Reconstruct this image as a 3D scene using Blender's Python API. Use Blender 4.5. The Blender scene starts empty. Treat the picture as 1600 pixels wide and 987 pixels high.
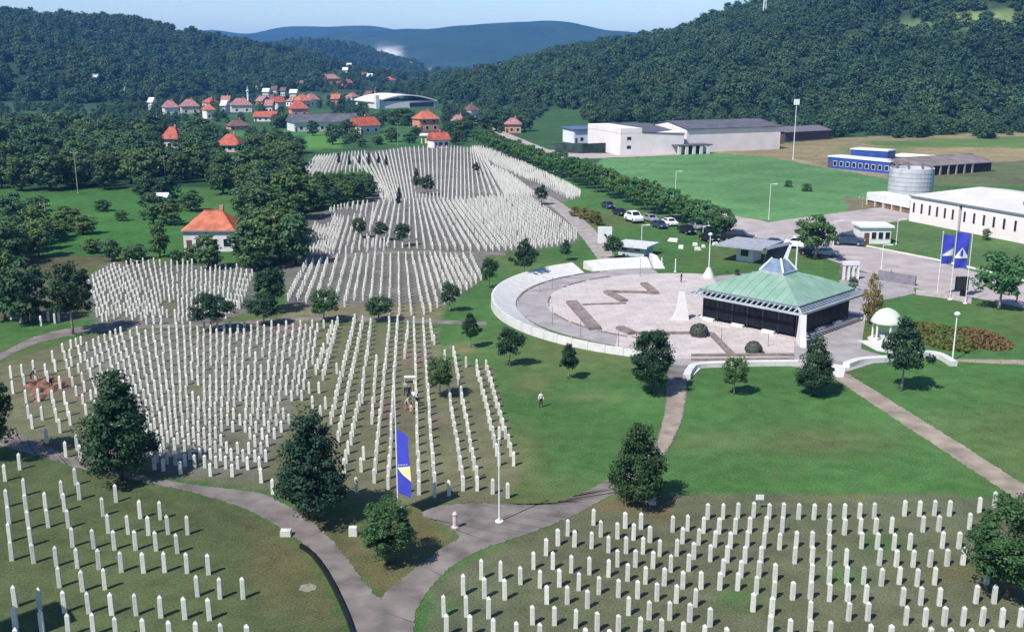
import bpy, bmesh, math, random
import numpy as np
from math import sin, cos, tan, radians, pi, atan2, sqrt
from mathutils import Vector, Matrix
random.seed(7); rng = np.random.default_rng(7)
scene = bpy.context.scene
COL = scene.collection

# ------------------------------------------------------------------ camera
H = 32.0; PITCH = radians(14.0); F = 1600.0; CX, CY = 800.0, 493.5
cam_d = bpy.data.cameras.new('camera'); cam = bpy.data.objects.new('camera', cam_d); COL.objects.link(cam)
cam.location = (0, 0, H); cam.rotation_euler = (pi/2 - PITCH, 0, 0)
cam_d.sensor_width = 36; cam_d.lens = 36; cam_d.clip_start = 1; cam_d.clip_end = 30000
scene.camera = cam
# ------------------------------------------------------------------ sky, sun, exposure
SUN_EL, SUN_AZ = radians(51), radians(224)      # azimuth clockwise from +Y: the sun stands behind the camera, to its left
world = bpy.data.worlds.new('World'); scene.world = world; world.use_nodes = True
wn = world.node_tree; sky = wn.nodes.new('ShaderNodeTexSky'); sky.sky_type = 'NISHITA'; sky.sun_disc = False
sky.sun_elevation = SUN_EL; sky.sun_rotation = SUN_AZ
sky.altitude = 300; sky.air_density = 1.0; sky.dust_density = 0.1; sky.ozone_density = 5.0
wn.nodes['Background'].inputs['Strength'].default_value = 0.112
wn.links.new(sky.outputs[0], wn.nodes['Background'].inputs['Color'])
sun_d = bpy.data.lights.new('sun', 'SUN'); sun = bpy.data.objects.new('sun', sun_d); COL.objects.link(sun)
sun_d.energy = 5.0; sun_d.angle = radians(0.55); sun_d.color = (1.0, 0.955, 0.88)
sd = Vector((sin(SUN_AZ)*cos(SUN_EL), cos(SUN_AZ)*cos(SUN_EL), sin(SUN_EL)))
sun.rotation_euler = sd.to_track_quat('Z', 'Y').to_euler(); sun.location = (0, 0, 200)
scene.view_settings.view_transform = 'Standard'; scene.view_settings.look = 'None'
scene.view_settings.exposure = 0.46; scene.view_settings.gamma = 1.0
try:
    scene.cycles.use_denoising = True; scene.cycles.denoiser = 'OPENIMAGEDENOISE'
    scene.cycles.max_bounces = 6; scene.cycles.diffuse_bounces = 2; scene.cycles.glossy_bounces = 2
    scene.cycles.transmission_bounces = 3; scene.cycles.transparent_max_bounces = 6; scene.cycles.volume_bounces = 0
    scene.cycles.sample_clamp_indirect = 4
except Exception: pass

# ------------------------------------------------------------------ geometry of the view: pixel of the photograph <-> ground
cp, sp = cos(PITCH), sin(PITCH)
def G(px, py, z=0.0):
    """point of the plane at height z that the photograph shows at pixel px, py"""
    dx = (px-CX)/F; dv = (CY-py)/F
    d = (dx, cp+dv*sp, -sp+dv*cp)
    t = (z-H)/d[2]
    return Vector((d[0]*t, d[1]*t, z))
def PX(x, y, z):
    zc = y*cp + (H-z)*sp; yc = y*sp - (H-z)*cp
    zc = np.maximum(zc, 1e-3)
    return CX + F*x/zc, CY - F*yc/zc
def depth(p): return p[1]*cp + (H-p[2])*sp
def top_z(p, py):
    dv = (CY-py)/F
    return H + p[1]*(-sp+dv*cp)/(cp+dv*sp)
def at_dist(px, py, dist):
    dx = (px-CX)/F; dv = (CY-py)/F
    d = Vector((dx, cp+dv*sp, -sp+dv*cp)); t = dist/d[1]
    return Vector((d[0]*t, dist, H+d[2]*t))

# ------------------------------------------------------------------ terrain
RIDGES = [
 [(700,124,1700,50),(770,108,1500,70),(850,84,1250,105),(940,57,1100,150),(1060,44,1000,260),(1250,9,930,390),(1450,-55,920,430),(1650,-110,870,420),(2100,-150,820,400),(2900,-150,760,380)],
 [(-1400,-150,800,500),(-500,-60,1000,550),(-100,0,1150,500),(0,12,1200,450),(140,20,1250,430),(230,38,1400,380),(330,58,1550,280),(420,85,1700,170),(480,118,1800,90)],
 [(300,72,2500,300),(415,66,2300,330),(475,60,2250,330),(535,64,2150,230),(572,88,2100,130),(625,122,2050,60)],
 [(300,90,3800,700),(430,74,3950,800),(560,50,4000,900),(640,42,4000,950),(720,38,4000,1000),(810,38,3900,950),(950,47,3800,900),(1150,75,3800,800)],
 [(120,70,5300,900),(250,60,5300,900),(340,47,5200,900),(420,41,5200,900),(490,40,5200,900),(560,46,5200,900),(760,50,5200,900),(1200,60,5200,900)],
]
RW = []
for k, r in enumerate(RIDGES):
    w = []
    for px, py, d, wd in r:
        p = at_dist(px, py, d); w.append((p.x, p.y, max(p.z-(11 if k < 3 else 0), 2), wd))
    RW.append(w)
def bumps(x, y):
    return (np.sin(x*.011+1.3*np.sin(y*.006))*np.cos(y*.009+.7) + .55*np.sin(x*.027+y*.019+2) + .35*np.sin(x*.05-y*.043))
def hill(x, y):
    x = np.asarray(x, float); y = np.asarray(y, float); out = np.zeros_like(x)
    for k, w in enumerate(RW):
        best = np.zeros_like(x)
        for a, b in zip(w[:-1], w[1:]):
            ax, ay = a[0], a[1]; vx, vy = b[0]-ax, b[1]-ay
            t = np.clip(((x-ax)*vx+(y-ay)*vy)/(vx*vx+vy*vy), 0, 1)
            dd = np.hypot(x-ax-t*vx, y-ay-t*vy); hh = a[2]+(b[2]-a[2])*t; ww = a[3]+(b[3]-a[3])*t
            if k < 3: ww = ww*(1+.13*bumps(x*.8, y*.8))
            q = np.clip(1-dd/np.maximum(ww, 40), 0, 1)
            prof = .45*q + .55*q*q*(3-2*q)
            best = np.maximum(best, hh*prof)
        if k >= 3: best = best*(1+.045*np.sin(x/140+1.7*np.sin(y/260))+.03*np.sin(x/61+y/90))
        f = np.clip(best/30, 0, 1)
        sc = 1.0 if k < 3 else 3.2
        best = best + f*bumps(x/sc, y/sc)*(3.0 if k < 3 else 20.0)*(1-np.clip(best/best.max() if best.max()>0 else 0,0,1)**3*.6)
        out = np.maximum(out, best)
    return np.maximum(out, 0)
def hz(x, y): return float(hill(np.array([x]), np.array([y]))[0])
def inpoly(px, py, poly):
    px = np.asarray(px, float); py = np.asarray(py, float); c = np.zeros(px.shape, bool); n = len(poly); j = n-1
    for i in range(n):
        xi, yi = poly[i]; xj, yj = poly[j]
        if yi != yj:
            c ^= ((yi > py) != (yj > py)) & (px < (xj-xi)*(py-yi)/(yj-yi)+xi)
        j = i
    return c

# ------------------------------------------------------------------ materials
MATS = {}
def mat(name, col, rough=.8, var=.12, scale=1.5, metal=0.0, bump=0.0, spec=.3, col2=None):
    if name in MATS: return MATS[name]
    m = bpy.data.materials.new(name); m.use_nodes = True; nt = m.node_tree; b = nt.nodes['Principled BSDF']
    b.inputs['Roughness'].default_value = rough; b.inputs['Metallic'].default_value = metal
    b.inputs['Specular IOR Level'].default_value = spec
    tc = nt.nodes.new('ShaderNodeNewGeometry')
    nz = nt.nodes.new('ShaderNodeTexNoise'); nz.inputs['Scale'].default_value = scale; nz.inputs['Detail'].default_value = 5
    nt.links.new(tc.outputs['Position'], nz.inputs['Vector'])
    mx = nt.nodes.new('ShaderNodeMix'); mx.data_type = 'RGBA'
    c = tuple(col); c2 = tuple(col2) if col2 else tuple(v*(1-2*var) for v in c)
    c1 = c if col2 else tuple(min(1, v*(1+var)) for v in c)
    rp = nt.nodes.new('ShaderNodeMapRange'); rp.inputs['From Min'].default_value = .3; rp.inputs['From Max'].default_value = .7
    nt.links.new(nz.outputs['Fac'], rp.inputs['Value']); nt.links.new(rp.outputs[0], mx.inputs['Factor'])
    mx.inputs['A'].default_value = (*c2, 1); mx.inputs['B'].default_value = (*c1, 1)
    nt.links.new(mx.outputs['Result'], b.inputs['Base Color'])
    if bump:
        bp = nt.nodes.new('ShaderNodeBump'); bp.inputs['Strength'].default_value = bump; bp.inputs['Distance'].default_value = .05
        nt.links.new(nz.outputs['Fac'], bp.inputs['Height']); nt.links.new(bp.outputs[0], b.inputs['Normal'])
    MATS[name] = m; return m
def leafmat(name, dark, light, trans=.25, broad=0.):
    m = bpy.data.materials.new(name); m.use_nodes = True; nt = m.node_tree; b = nt.nodes['Principled BSDF']
    b.inputs['Roughness'].default_value = .6; b.inputs['Specular IOR Level'].default_value = .25
    oi = nt.nodes.new('ShaderNodeObjectInfo'); ge = nt.nodes.new('ShaderNodeNewGeometry')
    nz = nt.nodes.new('ShaderNodeTexNoise'); nz.inputs['Scale'].default_value = .45; nz.inputs['Detail'].default_value = 3
    nt.links.new(ge.outputs['Position'], nz.inputs['Vector'])
    a = nt.nodes.new('ShaderNodeMath'); a.operation = 'MULTIPLY_ADD'; a.inputs[1].default_value = .45; nt.links.new(oi.outputs['Random'], a.inputs[0])
    r = nt.nodes.new('ShaderNodeMath'); r.operation = 'MULTIPLY'; r.inputs[1].default_value = .35; nt.links.new(ge.outputs['Random Per Island'], r.inputs[0])
    nt.links.new(r.outputs[0], a.inputs[2])
    s = nt.nodes.new('ShaderNodeMath'); s.operation = 'MULTIPLY_ADD'; s.inputs[1].default_value = .5; nt.links.new(nz.outputs['Fac'], s.inputs[0]); nt.links.new(a.outputs[0], s.inputs[2])
    rp = nt.nodes.new('ShaderNodeMapRange'); rp.inputs['From Min'].default_value = .2; rp.inputs['From Max'].default_value = 1.05; nb = nt.nodes.new('ShaderNodeTexNoise'); nb.inputs['Scale'].default_value = .02; nb.inputs['Detail'].default_value = 3; nt.links.new(ge.outputs['Position'], nb.inputs['Vector'])
    s2 = nt.nodes.new('ShaderNodeMath'); s2.operation = 'MULTIPLY_ADD'; s2.inputs[1].default_value = broad; nt.links.new(nb.outputs['Fac'], s2.inputs[0]); nt.links.new(s.outputs[0], s2.inputs[2])
    s3 = nt.nodes.new('ShaderNodeMath'); s3.operation = 'SUBTRACT'; s3.inputs[1].default_value = broad*.5; nt.links.new(s2.outputs[0], s3.inputs[0])
    nt.links.new(s3.outputs[0], rp.inputs['Value'])
    mx = nt.nodes.new('ShaderNodeMix'); mx.data_type = 'RGBA'; nt.links.new(rp.outputs[0], mx.inputs['Factor'])
    mx.inputs['A'].default_value = (*dark, 1); mx.inputs['B'].default_value = (*light, 1)
    hv = nt.nodes.new('ShaderNodeMath'); hv.operation = 'MULTIPLY'; hv.inputs[1].default_value = 7.31; nt.links.new(oi.outputs['Random'], hv.inputs[0])
    hf = nt.nodes.new('ShaderNodeMath'); hf.operation = 'FRACT'; nt.links.new(hv.outputs[0], hf.inputs[0])
    ht = nt.nodes.new('ShaderNodeMix'); ht.data_type = 'RGBA'; ht.inputs['A'].default_value = (.86,.98,1.12,1); ht.inputs['B'].default_value = (1.32,1.08,.78,1); nt.links.new(hf.outputs[0], ht.inputs['Factor'])
    tm = nt.nodes.new('ShaderNodeMix'); tm.data_type = 'RGBA'; tm.blend_type = 'MULTIPLY'; tm.inputs['Factor'].default_value = 1; nt.links.new(mx.outputs['Result'], tm.inputs['A']); nt.links.new(ht.outputs['Result'], tm.inputs['B']); mx = tm
    nt.links.new(mx.outputs['Result'], b.inputs['Base Color'])
    tr = nt.nodes.new('ShaderNodeBsdfTranslucent'); nt.links.new(mx.outputs['Result'], tr.inputs['Color'])
    ms = nt.nodes.new('ShaderNodeMixShader'); ms.inputs[0].default_value = trans
    nt.links.new(b.outputs[0], ms.inputs[1]); nt.links.new(tr.outputs[0], ms.inputs[2])
    nt.links.new(ms.outputs[0], nt.nodes['Material Output'].inputs['Surface'])
    MATS[name] = m; return m
LEAF = leafmat('leaf_dark', (.011,.036,.019), (.038,.092,.038))
LEAF2 = leafmat('leaf_mid', (.020,.062,.024), (.068,.155,.050))
LEAF3 = leafmat('leaf_wood', (.020,.056,.030), (.082,.158,.066), broad=1.2)
LEAF4 = leafmat('leaf_grove', (.024,.064,.030), (.100,.188,.070), broad=.8)
LEAF5 = leafmat('leaf_street', (.030,.088,.030), (.088,.200,.060))
LEAFY = leafmat('leaf_yellow', (.09,.085,.02), (.20,.17,.045))
BARK = mat('bark', (.10,.075,.055), .9, .3, 6)
BARKL = mat('bark_pale', (.30,.27,.22), .9, .25, 6)
STONE = mat('marble', (.63,.625,.58), .5, .08, 5, spec=.35)
def stone_variation(m):
    nt = m.node_tree; b = nt.nodes['Principled BSDF']; src = b.inputs['Base Color'].links[0].from_socket
    oi = nt.nodes.new('ShaderNodeObjectInfo'); ge = nt.nodes.new('ShaderNodeNewGeometry'); ad = nt.nodes.new('ShaderNodeMath'); ad.operation = 'ADD'; nt.links.new(oi.outputs['Random'], ad.inputs[0]); nt.links.new(ge.outputs['Random Per Island'], ad.inputs[1])
    fr = nt.nodes.new('ShaderNodeMath'); fr.operation = 'FRACT'; nt.links.new(ad.outputs[0], fr.inputs[0])
    ra = nt.nodes.new('ShaderNodeMix'); ra.data_type = 'RGBA'; ra.inputs['A'].default_value = (.80,.80,.78,1); ra.inputs['B'].default_value = (1.06,1.05,1.02,1); nt.links.new(fr.outputs[0], ra.inputs['Factor'])
    mu = nt.nodes.new('ShaderNodeMix'); mu.data_type = 'RGBA'; mu.blend_type = 'MULTIPLY'; mu.inputs['Factor'].default_value = 1; nt.links.new(src, mu.inputs['A']); nt.links.new(ra.outputs['Result'], mu.inputs['B']); nt.links.new(mu.outputs['Result'], b.inputs['Base Color'])
stone_variation(STONE)
WHITE = mat('white_paint', (.66,.65,.63), .6, .05, .8)
WHITESTONE = mat('white_stone', (.56,.545,.53), .6, .07, .9)
METALW = mat('white_metal', (.70,.72,.72), .4, .04, 2, spec=.5)
METALG = mat('grey_metal', (.25,.26,.28), .45, .1, 2, .3)
DARK = mat('dark_metal', (.025,.026,.03), .5, .2, 3)
BLACK = mat('black_paint', (.012,.012,.014), .4, .2, 3)
GLASS = mat('dark_glass', (.012,.016,.03), .08, .2, .6, spec=.6)
ROOFRED = mat('roof_red', (.40,.095,.06), .75, .2, .7)
ROOFORANGE = mat('roof_orange', (.45,.135,.075), .75, .2, .7)
ROOFPINK = mat('roof_pink', (.34,.16,.145), .75, .2, .7)
ROOFBROWN = mat('roof_brown', (.16,.085,.07), .8, .2, .7)
ROOFDARK = mat('roof_dark', (.105,.105,.125), .7, .18, .3)
CREAM = mat('plaster_cream', (.56,.51,.41), .85, .08, .5)
PLASTER = mat('plaster_white', (.62,.605,.59), .85, .07, .4)
PLASTERP = mat('plaster_pink', (.74,.66,.65), .85, .05, .3)
SALMON = mat('plaster_salmon', (.55,.25,.17), .85, .1, .4)
COPPER = mat('copper_green', (.145,.265,.20), .6, .16, .5, col2=(.235,.345,.28))
EAVE = mat('eave_grey', (.36,.40,.42), .5, .1, 1)
EAVED = mat('eave_slate', (.16,.19,.23), .5, .1, 1)
ASPHALT = mat('asphalt', (.172,.150,.138), .92, .22, .5, bump=.15)
ASPHALTW = mat('asphalt_warm', (.275,.228,.185), .92, .2, .5, bump=.1)
ROAD = mat('road_pale', (.36,.31,.305), .9, .12, .25)
PAVE = mat('plaza_paving', (.485,.43,.412), .8, .08, .4)
def slab_joints(m, size):
    nt = m.node_tree; b = nt.nodes['Principled BSDF']; src = b.inputs['Base Color'].links[0].from_socket; ge = nt.nodes.new('ShaderNodeNewGeometry'); br = nt.nodes.new('ShaderNodeTexBrick')
    br.inputs['Scale'].default_value = 1; br.inputs['Brick Width'].default_value = size; br.inputs['Row Height'].default_value = size*.6; br.inputs['Mortar Size'].default_value = .035; br.inputs['Color1'].default_value = (1,1,1,1); br.inputs['Color2'].default_value = (.90,.89,.90,1); br.inputs['Mortar'].default_value = (.68,.66,.66,1)
    nt.links.new(ge.outputs['Position'], br.inputs['Vector']); mu = nt.nodes.new('ShaderNodeMix'); mu.data_type = 'RGBA'; mu.blend_type = 'MULTIPLY'; mu.inputs['Factor'].default_value = 1
    nt.links.new(src, mu.inputs['A']); nt.links.new(br.outputs['Color'], mu.inputs['B']); nt.links.new(mu.outputs['Result'], b.inputs['Base Color'])
slab_joints(PAVE, 1.8)
PAVEG = mat('plaza_grey', (.30,.275,.28), .85, .14, .4)
TAUPE = mat('taupe_stone', (.22,.175,.165), .85, .2, 1.5)
BLUE = mat('flag_blue', (.05,.06,.46), .7, .06, 1)
YELLOW = mat('flag_yellow', (.80,.74,.42), .7, .05, 1)
FWHITE = mat('flag_white', (.80,.80,.78), .7, .03, 1)
EARTH = mat('fresh_earth', (.23,.105,.075), .95, .3, 1.2, bump=.4)

# ------------------------------------------------------------------ mesh helpers
def link(name, me, m, parent=None, loc=None):
    o = bpy.data.objects.new(name, me); COL.objects.link(o)
    if m is not None and me is not None and len(me.materials) == 0: me.materials.append(m)
    if parent is not None: o.parent = parent
    if loc is not None: o.location = loc
    return o
def tag(o, label=None, cat=None, group=None, kind=None):
    if label: o['label'] = label
    if cat: o['category'] = cat
    if group: o['group'] = group
    if kind: o['kind'] = kind
    return o
def empty(name, loc=(0,0,0), rz=0):
    o = bpy.data.objects.new(name, None); COL.objects.link(o); o.location = loc; o.rotation_euler = (0,0,rz); o.empty_display_size = .3
    return o
class MB:
    def __init__(s): s.v = []; s.f = []
    def add(s, v, f):
        n = len(s.v); s.v += [tuple(p) for p in v]; s.f += [tuple(i+n for i in q) for q in f]; return s
    def hexa(s, b, t):
        return s.add(list(b)+list(t), [(3,2,1,0),(4,5,6,7),(0,1,5,4),(1,2,6,5),(2,3,7,6),(3,0,4,7)])
    def box(s, x0, x1, y0, y1, z0, z1):
        return s.hexa([(x0,y0,z0),(x1,y0,z0),(x1,y1,z0),(x0,y1,z0)], [(x0,y0,z1),(x1,y0,z1),(x1,y1,z1),(x0,y1,z1)])
    def beam(s, a, b, w, h=None, up=(0,0,1)):
        a = Vector(a); b = Vector(b); h = h or w; d = (b-a).normalized(); u = Vector(up)
        if abs(d.dot(u)) > .98: u = Vector((1,0,0))
        r = d.cross(u).normalized(); u = r.cross(d)
        q = [r*(-w/2)-u*(h/2), r*(w/2)-u*(h/2), r*(w/2)+u*(h/2), r*(-w/2)+u*(h/2)]
        return s.hexa([a+k for k in q][::-1], [b+k for k in q][::-1])
    def tube(s, pts, rads, n=8, cap=True):
        pts = [Vector(p) for p in pts]; base = len(s.v); 
        for i, p in enumerate(pts):
            d = (pts[min(i+1,len(pts)-1)]-pts[max(i-1,0)]).normalized()
            u = Vector((0,0,1)) if abs(d.z) < .95 else Vector((1,0,0))
            r = d.cross(u).normalized(); u = r.cross(d)
            for k in range(n):
                a = 2*pi*k/n; s.v.append(tuple(p+(r*cos(a)+u*sin(a))*rads[i]))
        for i in range(len(pts)-1):
            for k in range(n):
                k2 = (k+1) % n; s.f.append((base+i*n+k, base+i*n+k2, base+(i+1)*n+k2, base+(i+1)*n+k))
        if cap:
            s.f.append(tuple(base+k for k in range(n))[::-1]); e = base+(len(pts)-1)*n; s.f.append(tuple(e+k for k in range(n)))
        return s
    def lathe(s, prof, n=16, c=(0,0)):
        base = len(s.v)
        for r, z in prof:
            for k in range(n):
                a = 2*pi*k/n; s.v.append((c[0]+r*cos(a), c[1]+r*sin(a), z))
        for i in range(len(prof)-1):
            for k in range(n):
                k2 = (k+1) % n; s.f.append((base+i*n+k, base+i*n+k2, base+(i+1)*n+k2, base+(i+1)*n+k))
        s.f.append(tuple(base+k for k in range(n))[::-1]); e = base+(len(prof)-1)*n; s.f.append(tuple(e+k for k in range(n)))
        return s
    def prism(s, pts, z0, z1):
        n = len(pts); A = sum(pts[i][0]*pts[(i+1)%n][1]-pts[(i+1)%n][0]*pts[i][1] for i in range(n))
        if A < 0: pts = pts[::-1]
        return s.add([(p[0],p[1],z0) for p in pts]+[(p[0],p[1],z1) for p in pts],
            [tuple(range(n))[::-1], tuple(range(n,2*n))]+[(i,(i+1)%n,n+(i+1)%n,n+i) for i in range(n)])
    def mesh(s, name, smooth=False):
        me = bpy.data.meshes.new(name); me.from_pydata(s.v, [], s.f); me.update()
        if smooth: me.polygons.foreach_set('use_smooth', [True]*len(me.polygons))
        return me
    def build(s, name, m, parent=None, loc=None, smooth=False):
        return link(name, s.mesh(name, smooth), m, parent, loc)
def copy_tree(o, parent=None):
    c = o.copy(); COL.objects.link(c); c.parent = parent
    for ch in list(o.children): copy_tree(ch, c)
    return c

# ================================================================== GROUND (one sheet)
def graded(lo, hi, core0, core1, step, grow):
    a = list(np.arange(core0, core1, step)); v = a[-1]
    while v < hi: v += max(step, grow*(v-core1)+step); a.append(v)
    v = core0; b = []
    while v > lo: v -= max(step, grow*(core0-v)+step); b.append(v)
    return np.array(b[::-1]+a)
xs = graded(-6500, 6500, -75, 95, .8, .035); ys = graded(-400, 6600, 48, 185, .8, .022)
X, Y = np.meshgrid(xs, ys); Z = hill(X, Y); gx, gy, gz = X.ravel(), Y.ravel(), Z.ravel()
px, py = PX(gx, gy, gz); vis = gy > 20; px = np.where(vis, px, -9999)
def smooth_noise(x, y, s, seed=0):
    return .5+.25*(np.sin(x/s+seed+1.7*np.sin(y/s*.7+seed))+np.cos(y/s*1.1-seed*2+1.3*np.sin(x/s*.8)))
LAWN = np.array((.073,.178,.049)); DRY = np.array((.150,.140,.060)); 
colr = np.tile(LAWN*.9, (len(gx),1))
n1 = smooth_noise(gx, gy, 9, 1); n2 = smooth_noise(gx, gy, 3.1, 4); n3 = smooth_noise(gx, gy, 25, 2)
def paint(mask, c, amt=1.0):
    global colr
    a = (mask.astype(float) if mask.dtype == bool else mask)*amt
    colr = colr*(1-a[:,None]) + np.array(c)[None,:]*a[:,None]
def zone(poly, c, amt=1.0): paint(inpoly(px, py, poly), c, amt)
paint(np.clip((n1-.5)*2.2,0,1)*.5*(gy<260), DRY, 1)
paint((gy > 330), (.045,.115,.040))
zone([(-400,290),(300,285),(290,400),(-400,400)], (.055,.165,.038))
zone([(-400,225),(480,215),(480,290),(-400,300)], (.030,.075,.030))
zone([(-300,395),(180,400),(140,420),(130,500),(-300,500)], (.12,.115,.06))
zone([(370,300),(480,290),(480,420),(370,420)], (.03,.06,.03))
zone([(350,205),(480,203),(480,212),(350,214)], (.06,.20,.06)); zone([(480,205),(530,200),(535,232),(470,235)], (.10,.24,.05)); zone([(600,195),(665,195),(665,226),(590,226)], (.06,.17,.05))
zone([(940,248),(1070,240),(1240,232),(1330,270),(1390,275),(1395,310),(1350,345),(1200,345),(1130,335),(930,256)], (.118,.268,.100))
zone([(1100,238),(1220,225),(1300,216),(1620,205),(1620,250),(1400,262),(1290,262),(1200,245)], (.30,.245,.135))
zone([(1300,262),(1390,262),(1390,280),(1250,255),(1230,244)], (.36,.31,.20))
zone([(1400,262),(1620,250),(1620,290),(1460,290)], (.14,.17,.085)); zone([(1330,222),(1620,212),(1620,232),(1400,230)], (.12,.20,.06))
zone([(1395,345),(1420,342),(1620,382),(1620,440),(1390,385)], (.085,.16,.055)); zone([(1320,305),(1420,330),(1420,345),(1330,350)], (.20,.17,.11))
# grave plots
PLOTG = (.185,.165,.165)
for poly, c in [
  ([(-20,575),(150,520),(400,508),(680,508),(690,560),(770,575),(810,730),(800,780),(640,790),(430,770),(300,750),(130,725),(-20,690)], (.170,.165,.098)),
  ([(120,540),(190,520),(400,508),(500,508),(470,620),(430,690),(400,750),(300,745),(240,735),(150,650)], (.185,.180,.150)),
  ([(128,440),(170,410),(400,418),(398,485),(330,508),(150,510)], (.170,.160,.150)),
  ([(440,420),(480,400),(760,398),(750,440),(700,475),(660,497),(600,490),(450,475)], (.19,.17,.16)),
  ([(475,402),(480,340),(545,318),(590,318),(610,392)], (.19,.17,.17)),
  ([(570,388),(560,330),(590,258),(470,276),(490,245),(640,230),(740,230),(830,262),(910,308),(870,318),(908,375),(880,385),(790,393)], PLOTG),
  ([(450,476),(700,476),(690,500),(430,505)], (.20,.18,.11)),
  ([(-40,700),(100,725),(300,770),(400,800),(480,860),(545,987),(545,1100),(-300,1100)], (.100,.125,.055)),
  ([(700,1100),(655,987),(680,915),(720,880),(860,825),(960,775),(1180,770),(1540,775),(1620,800),(1700,1100)], (.128,.134,.082)),
  ]: zone(poly, c, .9)
zone([(440,790),(520,800),(660,800),(715,840),(690,856),(640,895),(598,932),(540,870)], (.125,.118,.056), .85)
zone([(380,800),(450,835),(520,920),(540,987),(420,960),(380,880)], (.140,.130,.062), .6)
zone([(910,790),(1000,770),(1060,790),(1050,815),(960,800)], (.16,.125,.065), .8); zone([(1250,768),(1360,768),(1360,780),(1250,782)], (.13,.15,.06), .7)
zone([(1440,880),(1540,870),(1540,910),(1450,905)], (.13,.125,.06), .7); zone([(1100,900),(1230,900),(1230,960),(1120,960)], (.10,.12,.05), .6)
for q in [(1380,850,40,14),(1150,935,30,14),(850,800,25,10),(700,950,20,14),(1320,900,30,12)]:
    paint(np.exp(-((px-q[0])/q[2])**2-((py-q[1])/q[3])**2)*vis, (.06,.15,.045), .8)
for q in [(450,880,40,22,(.17,.15,.065)),(300,612,16,9,(.15,.15,.06)),(372,648,14,8,(.15,.15,.06)),(370,690,18,10,(.13,.14,.06)),(265,480,12,9,(.22,.20,.10)),(720,545,22,9,(.24,.17,.10)),
          (650,560,30,14,(.22,.14,.12)),(610,640,22,20,(.17,.10,.095)),(690,655,14,8,(.26,.18,.15)),(760,665,12,6,(.26,.21,.15)),(75,602,42,15,(.21,.10,.075)),(122,615,12,10,(.30,.19,.19)),(455,512,30,8,(.27,.18,.17)),
          (830,600,30,14,(.17,.18,.08)),(815,705,30,40,(.16,.16,.075)),(1330,585,22,10,(.11,.14,.045)),(1280,690,110,22,(.155,.175,.075)),(1100,690,70,16,(.125,.175,.07)),(1480,660,90,18,(.11,.18,.065)),(920,620,60,10,(.13,.17,.07)),(880,690,40,14,(.08,.16,.055)),
          (660,800,20,8,(.16,.13,.06)),(660,830,40,16,(.15,.125,.055)),(550,860,40,25,(.14,.125,.06)),(590,905,30,18,(.17,.13,.065))]:
    paint(np.exp(-((px-q[0])/q[2])**2-((py-q[1])/q[3])**2)*vis, q[4], .75)
zone([(1310,515),(1345,490),(1370,520),(1350,545)], (.10,.13,.045), .8)
hm = np.clip(gz/6, 0, 1); paint(hm, (.028,.062,.028))
# clearings and bare slopes
for q, amt in [((522,116,26,5,(.10,.17,.09)),.8),((1540,30,85,13,(.20,.26,.10)),1),((1420,42,70,8,(.13,.21,.09)),1),((140,115,18,7,(.06,.12,.05)),1),((290,55,25,5,(.16,.18,.10)),1),((375,70,22,3,(.16,.18,.10)),1),((90,92,5,9,(.33,.28,.25)),1),((104,104,10,3,(.33,.28,.25)),1),((192,76,8,3,(.3,.26,.24)),.9),((1365,235,60,5,(.10,.19,.06)),.9)]:
    paint(np.exp(-(((px-q[0])/q[2])**2)**2-(((py-q[1])/q[3])**2)**2)*vis, q[4], amt)
qd = np.exp(-(((px-606)/20)**2)**2-(((py-86)/12)**2)**2)*(gy > 3000); paint(qd, (.80,.78,.74))
colr *= .74*(.90+.2*n2)[:,None]*(.93+.14*n3)[:,None]
nx, ny = len(xs), len(ys); idx = np.arange(nx*ny).reshape(ny, nx)
quads = np.stack([idx[:-1,:-1], idx[:-1,1:], idx[1:,1:], idx[1:,:-1]], -1).reshape(-1, 4)
gm = bpy.data.meshes.new('ground'); gm.vertices.add(nx*ny); gm.vertices.foreach_set('co', np.stack([gx,gy,gz],1).ravel())
gm.loops.add(quads.size); gm.polygons.add(len(quads)); gm.loops.foreach_set('vertex_index', quads.ravel())
gm.polygons.foreach_set('loop_start', np.arange(0, quads.size, 4)); gm.polygons.foreach_set('loop_total', np.full(len(quads), 4))
gm.polygons.foreach_set('use_smooth', np.ones(len(quads), bool)); gm.update(); gm.validate()
ca = gm.attributes.new('soil', 'FLOAT_COLOR', 'POINT'); ca.data.foreach_set('color', np.concatenate([colr, np.ones((len(colr),1))],1).ravel())
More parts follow.
